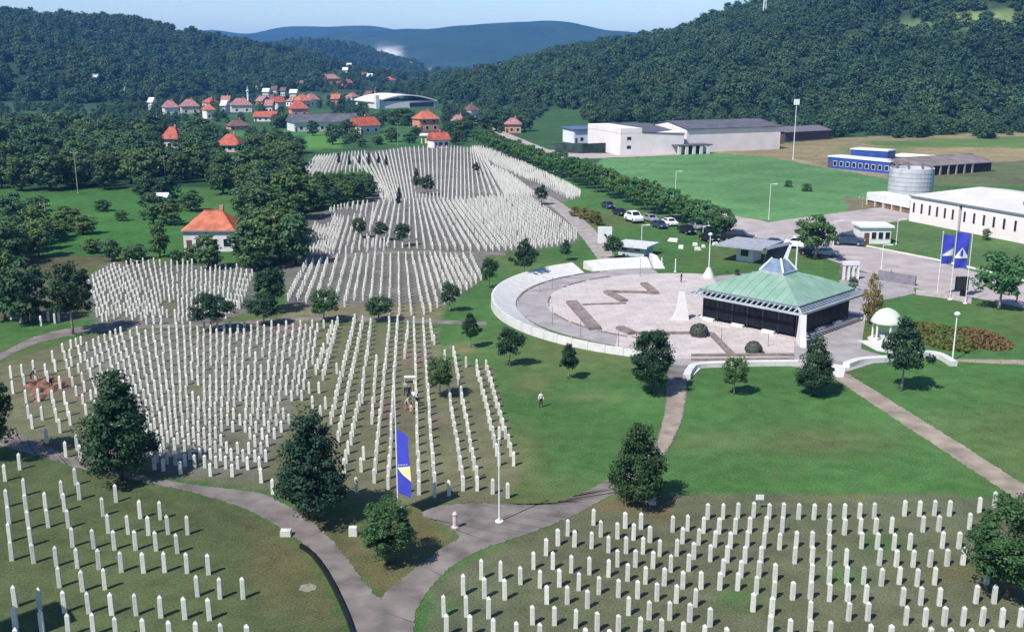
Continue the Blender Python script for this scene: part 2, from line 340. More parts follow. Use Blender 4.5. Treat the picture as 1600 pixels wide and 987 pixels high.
def ground_material():
    m = bpy.data.materials.new('ground_cover'); m.use_nodes = True; nt = m.node_tree; b = nt.nodes['Principled BSDF']
    b.inputs['Roughness'].default_value = .95; b.inputs['Specular IOR Level'].default_value = .1
    at = nt.nodes.new('ShaderNodeAttribute'); at.attribute_name = 'soil'; ge = nt.nodes.new('ShaderNodeNewGeometry')
    fac = None
    for sc, lo, hi, det in ((7.0,.62,1.38,6),(.55,.80,1.2,6),(.06,.86,1.14,3),(.006,.75,1.25,4)):
        nz = nt.nodes.new('ShaderNodeTexNoise'); nz.inputs['Scale'].default_value = sc; nz.inputs['Detail'].default_value = det
        nt.links.new(ge.outputs['Position'], nz.inputs['Vector'])
        rp = nt.nodes.new('ShaderNodeMapRange'); rp.inputs['From Min'].default_value = .3; rp.inputs['From Max'].default_value = .7
        rp.inputs['To Min'].default_value = lo; rp.inputs['To Max'].default_value = hi; nt.links.new(nz.outputs['Fac'], rp.inputs['Value'])
        if fac is None: fac = rp.outputs[0]; first = nz
        else:
            mu = nt.nodes.new('ShaderNodeMath'); mu.operation = 'MULTIPLY'; nt.links.new(fac, mu.inputs[0]); nt.links.new(rp.outputs[0], mu.inputs[1]); fac = mu.outputs[0]
    vm = nt.nodes.new('ShaderNodeVectorMath'); vm.operation = 'SCALE'; nt.links.new(at.outputs['Color'], vm.inputs[0]); nt.links.new(fac, vm.inputs['Scale'])
    nz = nt.nodes.new('ShaderNodeTexNoise'); nz.inputs['Scale'].default_value = 1.3; nz.inputs['Detail'].default_value = 7; nt.links.new(ge.outputs['Position'], nz.inputs['Vector'])
    rp = nt.nodes.new('ShaderNodeMapRange'); rp.inputs['From Min'].default_value = .52; rp.inputs['From Max'].default_value = .75; rp.inputs['To Max'].default_value = .5; nt.links.new(nz.outputs['Fac'], rp.inputs['Value'])
    mx = nt.nodes.new('ShaderNodeMix'); mx.data_type = 'RGBA'; nt.links.new(rp.outputs[0], mx.inputs['Factor']); nt.links.new(vm.outputs[0], mx.inputs['A']); mx.inputs['B'].default_value = (.12,.112,.052,1)
    nt.links.new(mx.outputs['Result'], b.inputs['Base Color'])
    bp = nt.nodes.new('ShaderNodeBump'); bp.inputs['Strength'].default_value = .35; bp.inputs['Distance'].default_value = .08
    nt.links.new(first.outputs['Fac'], bp.inputs['Height']); nt.links.new(bp.outputs[0], b.inputs['Normal'])
    return m
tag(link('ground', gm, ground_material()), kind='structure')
ZMAX = float(gz.max())

# ------------------------------------------------------------------ paths, road, plaza sheets
def smooth_line(pts, n=6):
    """Catmull-Rom through points"""
    P = [Vector((p[0],p[1])) for p in pts]; out = []
    for i in range(len(P)-1):
        a, b, c, d = P[max(i-1,0)], P[i], P[i+1], P[min(i+2,len(P)-1)]
        for k in range(n):
            t = k/n; out.append(.5*((2*b)+(c-a)*t+(2*a-5*b+4*c-d)*t*t+(3*b-a-3*c+d)*t**3))
    return out+[P[-1]]
def W2(pts): return [G(*p).to_2d() for p in pts]
def strip(name, m, left, right, z0, z1, n=8, **k):
    """a paved strip between two edge lines given as pixels on the ground"""
    def resample(L, N):
        L = smooth_line(L, n); d = [0]
        for a, b in zip(L[:-1], L[1:]): d.append(d[-1]+(b-a).length)
        out = []; j = 0
        for i in range(N+1):
            s = d[-1]*i/N
            while j < len(d)-2 and d[j+1] < s: j += 1
            t = (s-d[j])/max(d[j+1]-d[j],1e-6); out.append(L[j].lerp(L[j+1], min(t,1)))
        return out
    N = n*max(len(left), len(right)); N *= 3; A = resample(W2(left), N); B = resample(W2(right), N)
    A = [q+Vector((random.uniform(-.09,.09), random.uniform(-.09,.09))) for q in A]; B = [q+Vector((random.uniform(-.09,.09), random.uniform(-.09,.09))) for q in B]
    v = []; f = []
    for a, b in zip(A, B): v += [(a.x,a.y,z1),(b.x,b.y,z1),(a.x,a.y,z0),(b.x,b.y,z0)]
    for i in range(N):
        q = 4*i; f += [(q,q+1,q+5,q+4),(q,q+4,q+6,q+2),(q+1,q+3,q+7,q+5)]
    b = MB().add(v, f); o = b.build(name, m)
    bm = bmesh.new(); bm.from_mesh(o.data); bmesh.ops.recalc_face_normals(bm, faces=bm.faces[:])
    if sum(fc.normal.z for fc in bm.faces) < 0: bmesh.ops.reverse_faces(bm, faces=bm.faces[:])
    bm.to_mesh(o.data); bm.free()
    return tag(o, kind='structure', **k)
strip('path_stem', ASPHALT, [(556,1075),(553,987),(537,940),(512,890),(482,855),(440,826),(398,801),(350,783),(290,766),(200,747),(130,733),(60,712),(-60,680)],
      [(640,1075),(646,987),(640,960),(585,928),(540,870),(500,826),(440,785),(400,769),(300,757),(200,738),(130,720),(60,692),(-60,640)], -.05, .030)
strip('path_right', ASPHALT, [(600,960),(598,932),(640,895),(690,857),(718,840),(700,822),(660,803),(690,790),(770,786),(850,788),(905,772),(945,752),(990,725),(1020,700),(1032,670),(1039,640),(1041,600),(1046,570)],
      [(645,975),(652,950),(670,922),(700,890),(730,870),(760,855),(800,842),(830,832),(880,812),(920,793),(950,776),(985,760),(1020,730),(1048,695),(1066,655),(1072,620),(1074,595),(1078,572)], -.05, .034)
strip('path_warm_strip', ASPHALTW, [(950,751),(990,727),(1022,700),(1033,670),(1040,640),(1042,604)], [(985,756),(1018,729),(1046,695),(1064,655),(1070,620),(1072,597)], -.04, .042)
strip('path_diagonal', ASPHALTW, [(1292,585),(1305,592),(1350,622),(1450,688),(1550,754),(1620,800)], [(1312,580),(1326,585),(1400,631),(1500,693),(1600,757),(1640,783)], -.05, .032)
strip('path_east', ASPHALTW, [(1475,566),(1520,566),(1640,572)], [(1480,562),(1520,561),(1640,563)], -.05, .020)
strip('path_between_plots', ASPHALT, [(-60,590),(0,563),(60,536),(140,520),(240,513),(340,509),(440,503),(560,501),(690,506),(760,508)], [(-60,575),(0,552),(60,524),(140,509),(240,507),(340,505),(440,497),(560,495),(690,500),(760,503)], -.05, .030)
strip('path_upper', ASPHALT, [(430,421),(480,409),(560,401),(620,397),(700,398),(790,399)], [(430,416),(480,402),(560,395),(620,391),(700,392),(790,394)], -.05, .030)
strip('path_far', ASPHALT, [(600,318),(660,316),(760,313),(850,316)], [(600,314),(660,312),(760,308),(850,311)], -.05, .030)
strip('path_side', mat('path_gravel',(.30,.27,.25),.95,.15,.5), [(790,290),(840,308),(870,330),(900,360),(925,392),(940,412)], [(780,278),(850,303),(890,326),(925,355),(950,385),(965,408)], -.05, .022)
strip('road', ROAD, [(1660,458),(1600,443),(1529,426),(1479,413),(1403,395),(1301,377),(1200,347),(1130,332),(1000,288),(880,243),(800,211),(745,188)],
      [(1660,500),(1600,482),(1517,464),(1430,450),(1314,412),(1250,390),(1200,375),(1130,358),(990,303),(870,250),(790,215),(738,190)], -.05, .030)
strip('road_apron', PAVEG, [(1310,440),(1335,425),(1375,432),(1425,440)], [(1330,480),(1360,472),(1395,466),(1430,458)], -.05, .026)
strip('road_branch', ROAD, [(1180,350),(1330,330),(1425,318)], [(1290,374),(1345,356),(1425,342)], -.05, .022)
strip('road_edge_line', mat('pale_kerb',(.6,.57,.5),.9,.1,.3), [(1660,456),(1600,441),(1479,411),(1301,375)], [(1660,452),(1600,438),(1479,408.5),(1301,373.5)], -.05, .10)
strip('factory_yard', ROAD, [(845,245),(900,248),(970,246),(1060,242)], [(840,232),(900,238),(970,240),(1060,236)], -.05, .02)
# field track pale line
C0 = Vector((25.2, 135.0)); RO = 28.0
def ringpt(r, a, z=0): return (C0.x+r*cos(a), C0.y+r*sin(a), z)
def ring(name, m, r0, r1, a0, a1, z0, z1, n=72):
    v = []; f = []
    for i in range(n+1):
        a = a0+(a1-a0)*i/n; v += [ringpt(r0,a,z1), ringpt(r1,a,z1), ringpt(r0,a,z0), ringpt(r1,a,z0)]
    for i in range(n):
        q = 4*i; f += [(q,q+1,q+5,q+4),(q,q+4,q+6,q+2),(q+1,q+3,q+7,q+5)]
    return MB().add(v, f).build(name, m)
A0, A1 = radians(97), radians(252)
pl = W2([(1000,428),(1045,434),(1110,432),(1200,424),(1345,468),(1352,500),(1345,545),(1392,559),(1312,584),(1230,571),(1085,575),(1045,571),(1000,560)])
tag(MB().prism([tuple(p) for p in pl], -.05, .024).build('plaza_apron', PAVEG), kind='structure')
tag(ring('plaza_walkway', PAVEG, 20.4, 24.6, A0, A1, -.04, .032), kind='structure')
disc = [ringpt(20.5, radians(a))[:2] for a in range(76, 289, 4)]
tag(MB().prism(disc, -.04, .055).build('plaza_paving', PAVE), kind='structure')
tag(MB().prism([tuple(p) for p in W2([(1000,562),(1240,557),(1242,525),(1100,515),(965,525),(960,548)])], -.04, .047).build('plaza_forecourt', PAVE), kind='structure')

# ================================================================== MEMORIAL WALL
wall = empty('memorial_wall', (C0.x, C0.y, 0)); tag(wall, 'low white stone wall curving around the paved plaza with sloping inner face', 'wall')
def ring_block(a0, a1, r0, r1, h, lip=.25, n=4):
    v = []; f = []
    for i in range(n+1):
        a = a0+(a1-a0)*i/n; c, s = cos(a), sin(a)
        for r, z in ((r0,0),(r0,.12),(r1-lip,h),(r1,h),(r1+.06,0)): v.append((r*c, r*s, z))
    for i in range(n):
        q = 5*i
        for k in range(4): f.append((q+k, q+5+k, q+6+k, q+1+k))
    f += [tuple(range(5)), tuple(5*n+k for k in range(5))[::-1]]
    return MB().add(v, f)
nseg = 34; notch = radians(121)
for i in range(nseg):
    a0 = A0+(A1-A0)*i/nseg; a1 = A0+(A1-A0)*(i+1)/nseg
    if a0 < notch < a1: continue
    t = i/nseg; h = 1.25 if t < .6 else 1.25-.5*(t-.6)/.4
    r0 = 24.7 if t < .62 else 24.7+1.9*(t-.62)/.38
    ring_block(a0+.0007, a1-.0007, r0, RO, h).build('stone_panel', WHITESTONE, wall)
e = MB(); a = A0-.01
e.hexa([ringpt(24.4,a-.075)[:2]+(0,), ringpt(28.2,a-.03)[:2]+(0,), ringpt(28.2,a)[:2]+(0,), ringpt(24.4,a)[:2]+(0,)],
       [ringpt(25.6,a-.03)[:2]+(1.9,), ringpt(27.6,a-.015)[:2]+(1.9,), ringpt(27.6,a)[:2]+(1.9,), ringpt(25.6,a)[:2]+(1.9,)])
eo = e.build('end_block', WHITESTONE); eo.parent = wall; eo.location = (-C0.x, -C0.y, 0)
# dark drain along the inner walk
kerb = MB()
for (b0, b1, r) in ((118,176,24.55),(120,150,20.5),(168,184,20.3),(196,250,20.5)):
    n = int((b1-b0)/2)
    for i in range(n):
        if i % 7 == 6: continue
        q0, q1 = radians(b0+(b1-b0)*i/n), radians(b0+(b1-b0)*(i+.9)/n); zt = .16
        kerb.hexa([ringpt(r-.12,q0,0),ringpt(r+.12,q0,0),ringpt(r+.12,q1,0),ringpt(r-.12,q1,0)], [ringpt(r-.12,q0,zt),ringpt(r+.12,q0,zt),ringpt(r+.12,q1,zt),ringpt(r-.12,q1,zt)])
ko = kerb.build('plaza_kerb', TAUPE); tag(ko, 'dark broken stone kerb line edging the curved plaza walkway', 'kerb', kind='stuff')
def wall_line(name, m, pts, w, h, label=None, cat=None, parent=None, smooth=True, group=None, z0=0):
    L = smooth_line(W2(pts), 5) if smooth else [Vector(p) for p in W2(pts)]
    v = []; f = []
    for i, p in enumerate(L):
        d = (L[min(i+1,len(L)-1)]-L[max(i-1,0)]).normalized(); nrm = Vector((-d.y, d.x))*(w/2)
        for q, z in ((p-nrm,z0),(p+nrm,z0),(p+nrm,h),(p-nrm,h)): v.append((q.x,q.y,z))
    for i in range(len(L)-1):
        q = 4*i
        for k in range(4): f.append((q+k, q+(k+1)%4, q+4+(k+1)%4, q+4+k))
    f += [(3,2,1,0), tuple(4*(len(L)-1)+k for k in range(4))]
    b = MB().add(v, f); o = b.build(name, m, parent)
    bm = bmesh.new(); bm.from_mesh(o.data); bmesh.ops.recalc_face_normals(bm, faces=bm.faces[:]); bm.to_mesh(o.data); bm.free()
    if label: tag(o, label, cat, group)
    return o
wall_line('plaza_wall', WHITESTONE, [(1073,592),(1078,582),(1092,574),(1160,571),(1240,570),(1296,570)], .75, .5, 'straight low white wall along the near edge of the plaza', 'wall')
wall_line('plaza_wall', WHITESTONE, [(1322,574),(1345,567),(1385,564),(1420,560),(1450,556),(1470,560),(1490,572)], .8, .55, 'low white wall winding in an s curve behind the lawn tree', 'wall')
tag(MB().prism([tuple(p) for p in W2([(1296,568),(1322,572),(1318,590),(1300,590)])], -.03, .07).build('path_threshold', WHITESTONE), kind='structure')
tag(MB().prism([tuple(p) for p in W2([(1076,575),(1098,573),(1082,588),(1074,596)])], -.03, .065).build('path_threshold', WHITESTONE), kind='structure')
for i, (pts, w, h, lab) in enumerate([
  ([(893,474),(930,516)], 1.5, .45, 'long thick taupe bench wall on the pale plaza'),
  ([(948,458),(975,472)], 1.1, .4, 'short taupe bench wall at the bend of the plaza zigzag'),
  ([(1006,445),(1024,460)], 1.1, .4, 'taupe bench wall at the far tip of the plaza zigzag'),
  ([(947,457),(1018,459)], .5, .35, 'thin taupe kerb joining the two far bench walls'),
  ([(910,477),(978,475)], .35, .22, 'faint thin kerb between the long bench wall and the zigzag'),
  ([(968,514),(988,523)], 1.1, .4, 'small taupe bench wall beside the dark oval tree on the plaza'),
  ([(990,522),(1085,522)], .45, .3, 'thin taupe kerb running to the first round planter'),
  ([(1100,522),(1112,524),(1143,556)], .7, .35, 'slanting taupe kerb between the two round planters'),
  ([(1080,557),(1240,556)], .4, .3, 'long dark double kerb along the near plaza edge'),
  ([(1080,563),(1240,562)], .4, .22, 'outer dark kerb strip closest to the straight white wall')]):
    wall_line('bench_wall', TAUPE, pts, w, h, lab, 'bench wall', smooth=False, z0=.02)
for i, (x, y, r, lab) in enumerate([(1092,525,1.15,'round clipped taupe planter in the middle of the plaza'),(1177,552,1.0,'round clipped taupe planter close to the straight white wall')]):
    p = G(x, y); e = empty('round_planter', p); tag(e, lab, 'planter')
    MB().lathe([(r*.75,0),(r*.85,.25),(r*.8,.3)], 16).build('bowl', TAUPE, e)
    d = MB()
    for k in range(420):
        th = rng.uniform(0, 2*pi); ph = math.acos(rng.uniform(-.15, 1)); q = Vector((sin(ph)*cos(th), sin(ph)*sin(th), cos(ph)))
        c = q*r*rng.uniform(.86, 1.02)+Vector((0,0,.45)); t1 = q.orthogonal().normalized()*.11; t2 = q.cross(t1).normalized()*.11
        d.add([c-t1-t2, c+t1-t2, c+t1+t2, c-t1+t2], [(0,1,2,3)])
    d.build('foliage', leafmat('leaf_taupe', (.05,.06,.045), (.13,.12,.09)) if 'leaf_taupe' not in MATS else MATS['leaf_taupe'], e)

# ================================================================== PAVILION
PC = Vector((33.5, 126.4)); pav = empty('prayer_pavilion', (PC.x, PC.y, 0), radians(45)); tag(pav, 'square open pavilion with green copper tent roof, slatted eaves and glass lantern', 'pavilion')
S = 8.05; SI = 6.75; ZE, ZI, ZT = 3.45, 4.15, 6.3
MB().box(-7.6,7.6,-7.6,7.6,-.05,.16).build('floor', PAVE, pav)
# copper roof: a gently bellied tent of four sides, with standing seams
v = []; f = []; NR, NS = 8, 10
for side in range(4):
    base = len(v); ca_, sa_ = cos(side*pi/2), sin(side*pi/2)
    for i in range(NR+1):
        t = i/NR; s = SI+.25-(SI+.25-1.25)*t; z = ZI-.05+(ZT-ZI)*(1-(1-t)**1.35)
        for j in range(NS+1):
            u = (j/NS*2-1)*s; x, y = s, u; v.append((x*ca_-y*sa_, x*sa_+y*ca_, z))
    for i in range(NR):
        for j in range(NS):
            q = base+i*(NS+1)+j; f.append((q,q+1,q+NS+2,q+NS+1))
ro = MB().add(v, f).build('roof', COPPER, pav, smooth=False)
for side in range(4):
    ca_, sa_ = cos(side*pi/2), sin(side*pi/2)
    for j in range(-5, 6):
        u = j*1.2; b = MB(); last = None
        for i in range(NR+1):
            t = i/NR; s = SI+.25-(SI+.25-1.25)*t
            if abs(u) > s: break
            z = ZI-.02+(ZT-ZI)*(1-(1-t)**1.35); p = (s*ca_-u*sa_, s*sa_+u*ca_, z)
            if last: b.beam(last, p, .035, .035)
            last = p
        if b.f: b.build('seam', COPPER, ro)
# slatted eaves
nr = 22
raf = MB().beam((S-1.75,0,ZI-.03),(S,0,ZE),.16,.16).mesh('rafter'); raf2 = MB().beam((S-1.75,0,ZI-.03),(S,0,ZE),.46,.06).mesh('rafter')
for side in range(4):
    shut = side in (3,)                       # the side towards the gate is closed with slats
    mm = raf2 if shut else raf
    for j in range(nr):
        u = (j+.5)/nr*2*S-S; sc = min(1.0, max(.0, 1.0))
        if abs(u) > S-.15: continue
        o = link('rafter', mm, EAVED if shut else EAVE, pav); o.rotation_euler = (0,0,side*pi/2); o.location = (-u*sin(side*pi/2), u*cos(side*pi/2), 0)
        if abs(u) > S-1.6:                    # jack rafters shorten towards the hip
            k = max((S-abs(u))/1.75, .08); o.scale = (1,1,1)
            m2 = MB().beam((S-1.75*k,0,ZE+(ZI-ZE)*k),(S,0,ZE),.46 if shut else .16,.06 if shut else .16).mesh('rafter'); o.data = m2; m2.materials.append(EAVED if shut else EAVE)
    ca_, sa_ = cos(side*pi/2), sin(side*pi/2)
    R = lambda x, y, z: (x*ca_-y*sa_, x*sa_+y*ca_, z)
    MB().beam(R(S,-S,ZE), R(S,S,ZE), .2, .26).build('edge_beam', EAVE, pav)
    MB().beam(R(SI+.2,-SI-.2,ZI-.22), R(SI+.2,SI+.2,ZI-.22), .16, .3).build('inner_beam', EAVED, pav)
    MB().beam(R(S+.05,S+.05,ZE), R(1.2,1.2,ZT+.04), .24, .16).build('hip_rib', EAVE if side != 1 else EAVE, pav)
    # near-black panels stand in for deep shade in the open sides, with posts
    for j in range(6):
        u0, u1 = -SI+.3+j*(2*SI-.6)/6, -SI+.3+(j+1)*(2*SI-.6)/6
        q = [R(SI-.2,u0+.06,.5),R(SI-.14,u0+.06,.5),R(SI-.14,u1-.06,.5),R(SI-.2,u1-.06,.5)]
        MB().hexa(q, [(a,b,ZI-.3) for a,b,c in q]).build('shade_panel', mat('pavilion_shade',(.010,.010,.016),.35,.2,1,spec=.15), pav)
        MB().beam(R(SI-.17,u0,.16), R(SI-.17,u0,ZI-.2), .12).build('post', DARK, pav)
        if j % 2 == 0 or side in (0,1): 
            q = [R(SI-.1,u0+.2,.16),R(SI+.35,u0+.2,.16),R(SI+.35,u1-.3,.16),R(SI-.1,u1-.3,.16)]
            MB().hexa(q, [(a,b,.48) for a,b,c in q]).build('sill_wall', WHITE, pav)
    # white corner fin
    d = Vector((cos(side*pi/2+pi/4), sin(side*pi/2+pi/4))); nrm = Vector((-d.y, d.x))*.34
    pr = [(11.0,0),(13.2,0),(12.6,1.2),(12.3,ZE+.25),(11.7,ZE+.1)]
    v = [(d.x*r-nrm.x, d.y*r-nrm.y, z) for r, z in pr]+[(d.x*r+nrm.x, d.y*r+nrm.y, z) for r, z in pr]
    MB().add(v, [(0,1,2,3,4),(9,8,7,6,5)]+[(i,i+5,(i+1)%5+5,(i+1)%5) for i in range(5)]).build('corner_fin', WHITE, pav)
# lantern
lan = MB().box(-1.75,1.75,-1.75,1.75,ZT-.2,ZT+.2).build('lantern', EAVE, pav)
for sx in (-1,1):
    for sy in (-1,1):
        MB().beam((sx*1.65,sy*1.65,ZT+.2),(sx*.6,sy*.6,ZT+1.75),.2).build('strut', METALW, lan)
for side in range(4):
    ca_, sa_ = cos(side*pi/2), sin(side*pi/2)
    q = [(1.55,-1.45),(1.55,1.45),(.56,.5),(.56,-.5)]; zz = [ZT+.22,ZT+.22,ZT+1.65,ZT+1.65]
    MB().add([(x*ca_-y*sa_, x*sa_+y*ca_, z) for (x,y),z in zip(q,zz)], [(0,1,2,3)]).build('glass_pane', mat('lantern_glass',(.16,.22,.31),.15,.2,1,spec=.6), lan)
SL = lambda u, z, o=0.: (u*cos(-pi/4)+o*.7, u*sin(-pi/4)+o*.7, ZT+z)      # across the view
MB().hexa([SL(-1.9,1.1),SL(.3,1.0),SL(.3,1.0,.15),SL(-1.9,1.1,.15)], [SL(-1.5,2.7),SL(1.3,3.4),SL(1.3,3.4,.15),SL(-1.5,2.7,.15)]).build('sail', GLASS, lan)
MB().hexa([SL(.3,1.0,-.1),SL(.9,.9,-.1),SL(.9,.9,.2),SL(.3,1.0,.2)], [SL(1.2,3.4,-.1),SL(1.5,3.4,-.1),SL(1.5,3.4,.2),SL(1.2,3.4,.2)]).build('sail_edge', METALW, lan)
MB().hexa([SL(-1.5,2.7,-.06),SL(1.5,3.4,-.06),SL(1.5,3.4,1.2),SL(-1.5,2.7,1.2)], [SL(-1.5,2.85,-.06),SL(1.5,3.55,-.06),SL(1.5,3.55,1.2),SL(-1.5,2.85,1.2)]).build('sail_cap', EAVED, lan)
MB().beam(SL(2.3,-.2,.3),SL(2.3,3.5,.3),.14).build('mast', METALW, lan); MB().beam(SL(1.4,3.45,.3),SL(2.35,3.45,.3),.1).build('mast_arm', METALW, lan)

# ================================================================== GRAVESTONES
stones = []                     # (x, y, height, plot)
def T(ox, oy, pts, plot, s=3.9475, h=1.42):
    for p in pts:
        g = G(ox+p[0]/s, oy+p[1]/s); stones.append((g.x, g.y, (p[2] if len(p) > 2 else h), plot))
T(0,737,[(35,55),(48,215),(58,320),(65,430),(75,545),(155,145),(165,245),(180,350),(195,455),(210,560),(285,235),(300,340),(385,160),(400,240),(425,345),(450,460),(480,590),(512,735),(550,870),(580,1005),
 (350,580),(370,710),(400,865),(425,1010),(470,80),(492,170),(718,185),(637,270),(670,375),(868,285),(990,292),(793,382),(918,388),(1038,382),(1158,385),(580,470),(708,478),(838,480),(965,485),(1095,500),
 (612,598),(750,615),(887,620),(1018,617),(1155,622),(1287,630),(650,722),(1220,765),(1358,780),(1500,780),(692,878),(842,882),(995,895),(1142,905),(1293,912),(98,965),(98,830),(248,845),(262,990),
 (1050,1055),(1215,1060),(1370,1070),(1528,1080),(720,1030),(890,1040),(110,1100),(290,1120)], 'L', h=1.48)
T(0,490,[(125,960),(410,885),(478,842),(500,905)], 'L', h=1.48)
T(800,737,[(502,325),(698,345),(795,350),(343,392),(547,398),(650,410),(749,418),(850,432),(990,368),(1082,362),(1205,290),(1300,290),(1392,285),(1488,280),(283,452),(385,460),(490,470),(595,495),(703,500),(807,503),(910,518),(1015,515),(1050,440),(1150,448),(1180,375),(1275,380),(1375,380),
 (210,512),(650,582),(760,583),(868,593),(978,615),(1088,610),(1120,535),(1222,550),(1250,462),(1345,470),(1465,375),(1450,460),(133,597),(252,597),(365,618),(477,630),(595,645),(712,670),(822,688),(938,698),(1052,718),(1165,720),(1325,555),(1435,560),
 (52,690),(172,712),(292,705),(411,728),(535,752),(655,770),(774,778),(893,792),(1012,805),(1130,828),(1300,640),(1410,650),(1280,725),(1390,728),(1520,650),(1505,750),(1485,858),(215,810),(340,812),(465,838),(718,880),(845,908),(972,910),(1095,922),(1220,950),
 (127,938),(262,942),(393,960),(525,978),(655,995),(790,1010),(922,1020),(1055,1040),(1185,1060),(1318,1075),(27,1040),(170,1050),(452,1080),(600,1090),(1565,370),(1553,470),(1535,560)], 'R', h=1.27)
T(400,737,[(1160,890),(1175,1010),(1280,755),(1298,890),(1320,1015),(1390,660),(1410,775),(1435,900),(1465,1035),(1510,670),(1535,785)], 'R', h=1.45)
T(1200,737,[(5,290),(93,285),(85,372),(70,478),(187,290),(282,292),(375,290),(375,385),(375,480),(375,580),(375,690),(377,795),(470,290),(470,385),(563,285),(567,380),(575,470),(653,285),(663,380),(672,475),(685,573),(840,270),(932,272),(1024,268),(1117,270),(1302,250),(1395,215),
 (760,375),(953,368),(1050,365),(1240,350),(775,480),(873,478),(1073,468),(1175,470),(172,465),(163,563),(270,465),(270,560),(267,670),(260,780),(258,905),(255,1025),(790,582),(893,585),(997,582),(1102,578),(1200,570),(480,575),(483,685),(490,795),(495,915),(588,690),(602,805),(613,915),
 (697,700),(807,690),(917,703),(1025,693),(1345,690),(150,785),(42,670),(35,780),(22,885),(12,995),(828,820),(940,818),(1055,822),(1280,808),(1392,808),(848,940),(967,950),(1085,945),(1200,945),(1318,945),(1440,952),(1553,950),(133,1020),(380,1035),(627,1055),(753,1060),(997,1075),(1117,1080),(1243,1085),(1370,1090)], 'R', h=1.27)
T(0,540,[(82,225),(95,335),(160,215),(175,285),(240,185),(252,240),(325,210),(340,262),(375,115),(393,180),(188,400),(205,510),(275,390),(300,520),(372,400),(388,470),(402,535),(460,410),(480,490),(497,555),(330,680),(230,580),(425,610),(425,300)], 'C', s=4.4875, h=1.45)
def fill_line(a, b, plot, sp=2.05, off=0., gaps=0., h=1.28, jit=.05):
    a = G(*a).to_2d(); b = G(*b).to_2d(); L = (b-a).length; n = int((L-off)/sp+.4)
    for i in range(n+1):
        if random.random() < gaps: continue
        p = a+(b-a)*min((off+i*sp)/L, 1.02); stones.append((p.x+random.uniform(-jit,jit), p.y+random.uniform(-jit,jit), h*random.uniform(.96,1.04), plot))
for a, b, g in [((802,727),(759,576),0),((780,727),(744,576),0),((747,766),(709,556),0),((724,766),(702,621),0),((680,776),(661,508),.03),((655,772),(647,508),0),((607,764),(621,508),0),((585,754),(609,508),0),((582,662),(588,570),0),((565,629),(580,510),.08),((538,738),(562,634),0),((529,693),(567,507),0),((518,662),(554,507),0),((494,585),(522,508),.05),((505,594),(528,507),0),((632,560),(638,515),.1),((676,532),(672,510),.1)]:
    fill_line(a, b, 'C', 2.05, 0, g)
T(400,490,[(665,900),(650,975),(330,490),(390,490),(350,580),(430,585),(1165,285),(1295,330),(1100,190),(400,640),(500,370),(440,285)], 'C', h=1.30)
T(400,737,[(35,65),(105,135),(620,125),(915,135),(1190,145),(1460,135),(1553,160),(740,75),(1280,115),(1500,-200)], 'C', h=1.30)
def fan(keys, plot, colsp, rowsp, poly=None, holes=(), stagger=True, gaps=.02, h=1.14, h2=None):
    K = [(G(*a).to_2d(), G(*b).to_2d()) for a, b in keys]; par = 0
    for k in range(len(K)-1):
        (a0,b0),(a1,b1) = K[k], K[k+1]; n = max(1, round(((a1+b1)/2-(a0+b0)/2).length/colsp))
        for i in range(n+(k == len(K)-2)):
            t = i/n; a = a0.lerp(a1, t); b = b0.lerp(b1, t); L = (b-a).length; s = (par % 2)*rowsp*.5 if stagger else random.uniform(0,.3); par += 1
            while s < L:
                p = a+(b-a)*(s/L); s += rowsp
                if random.random() < (gaps if s > rowsp*1.6 else .45 if stagger else gaps): continue
                q = (p.x+random.uniform(-.06,.06), p.y+random.uniform(-.08,.08)); u, v = PX(q[0], q[1], 0.)
                if poly is not None and not inpoly(np.array([u]), np.array([v]), poly)[0]: continue
                if any(((u-hx)/rx)**2+((v-hy)/ry)**2 < 1 for hx,hy,rx,ry in holes): continue
                stones.append((q[0], q[1], h*random.uniform(.96,1.04), plot))
fan([((140,690),(98,549)),((190,720),(134,536)),((245,745),(190,522)),((298,755),(288,513)),((345,757),(350,511)),((395,760),(415,510)),((440,760),(470,509)),((478,760),(515,509))], 'C', .60, 3.5,
    poly=[(90,545),(140,530),(190,518),(400,507),(508,507),(470,640),(430,700),(408,758),(300,748),(235,738),(150,700)], holes=[(303,612,18,7),(372,648,15,6),(368,690,22,9),(455,640,18,12)], gaps=.02)
fan([((160,502),(138,440)),((230,506),(196,412)),((286,506),(286,413)),((340,506),(345,418)),((375,482),(396,425))], 'B', .72, 3.6, poly=[(128,445),(172,408),(400,416),(398,482),(330,508),(150,510)], holes=[(265,482,14,10)], gaps=.05)
fan([((450,470),(480,412)),((490,485),(513,406)),((537,485),(556,403)),((578,487),(586,402)),((624,493),(623,400)),((662,492),(644,401)),((695,475),(672,401)),((737,448),(711,402)),((752,438),(735,402))], 'B', 1.22, 2.0,
    poly=[(436,432),(480,404),(740,400),(758,436),(745,446),(700,474),(662,495),(610,494),(560,490),(520,480),(440,476)], holes=[(560,478,18,9)], stagger=False, gaps=.02)
fan([((476,400),(500,335)),((520,397),(545,320)),((560,395),(575,318)),((600,392),(604,318))], 'B', 1.25, 2.1, poly=[(476,404),(482,345),(545,318),(582,318),(604,372),(604,394)], holes=[(505,345,16,12),(540,335,20,8)], stagger=False, gaps=.04)
fan([((570,386),(592,318)),((605,388),(618,316)),((640,388),(640,316)),((700,391),(670,315)),((760,392),(705,314)),((820,390),(745,311)),((880,383),(790,309)),((915,378),(822,307))], 'B', 1.18, 2.0, poly=[(566,388),(590,316),(830,307),(848,312),(908,374),(880,384),(790,394),(640,390)], holes=[(595,372,14,8),(628,378,14,8),(562,365,12,8)], stagger=False, gaps=.01)
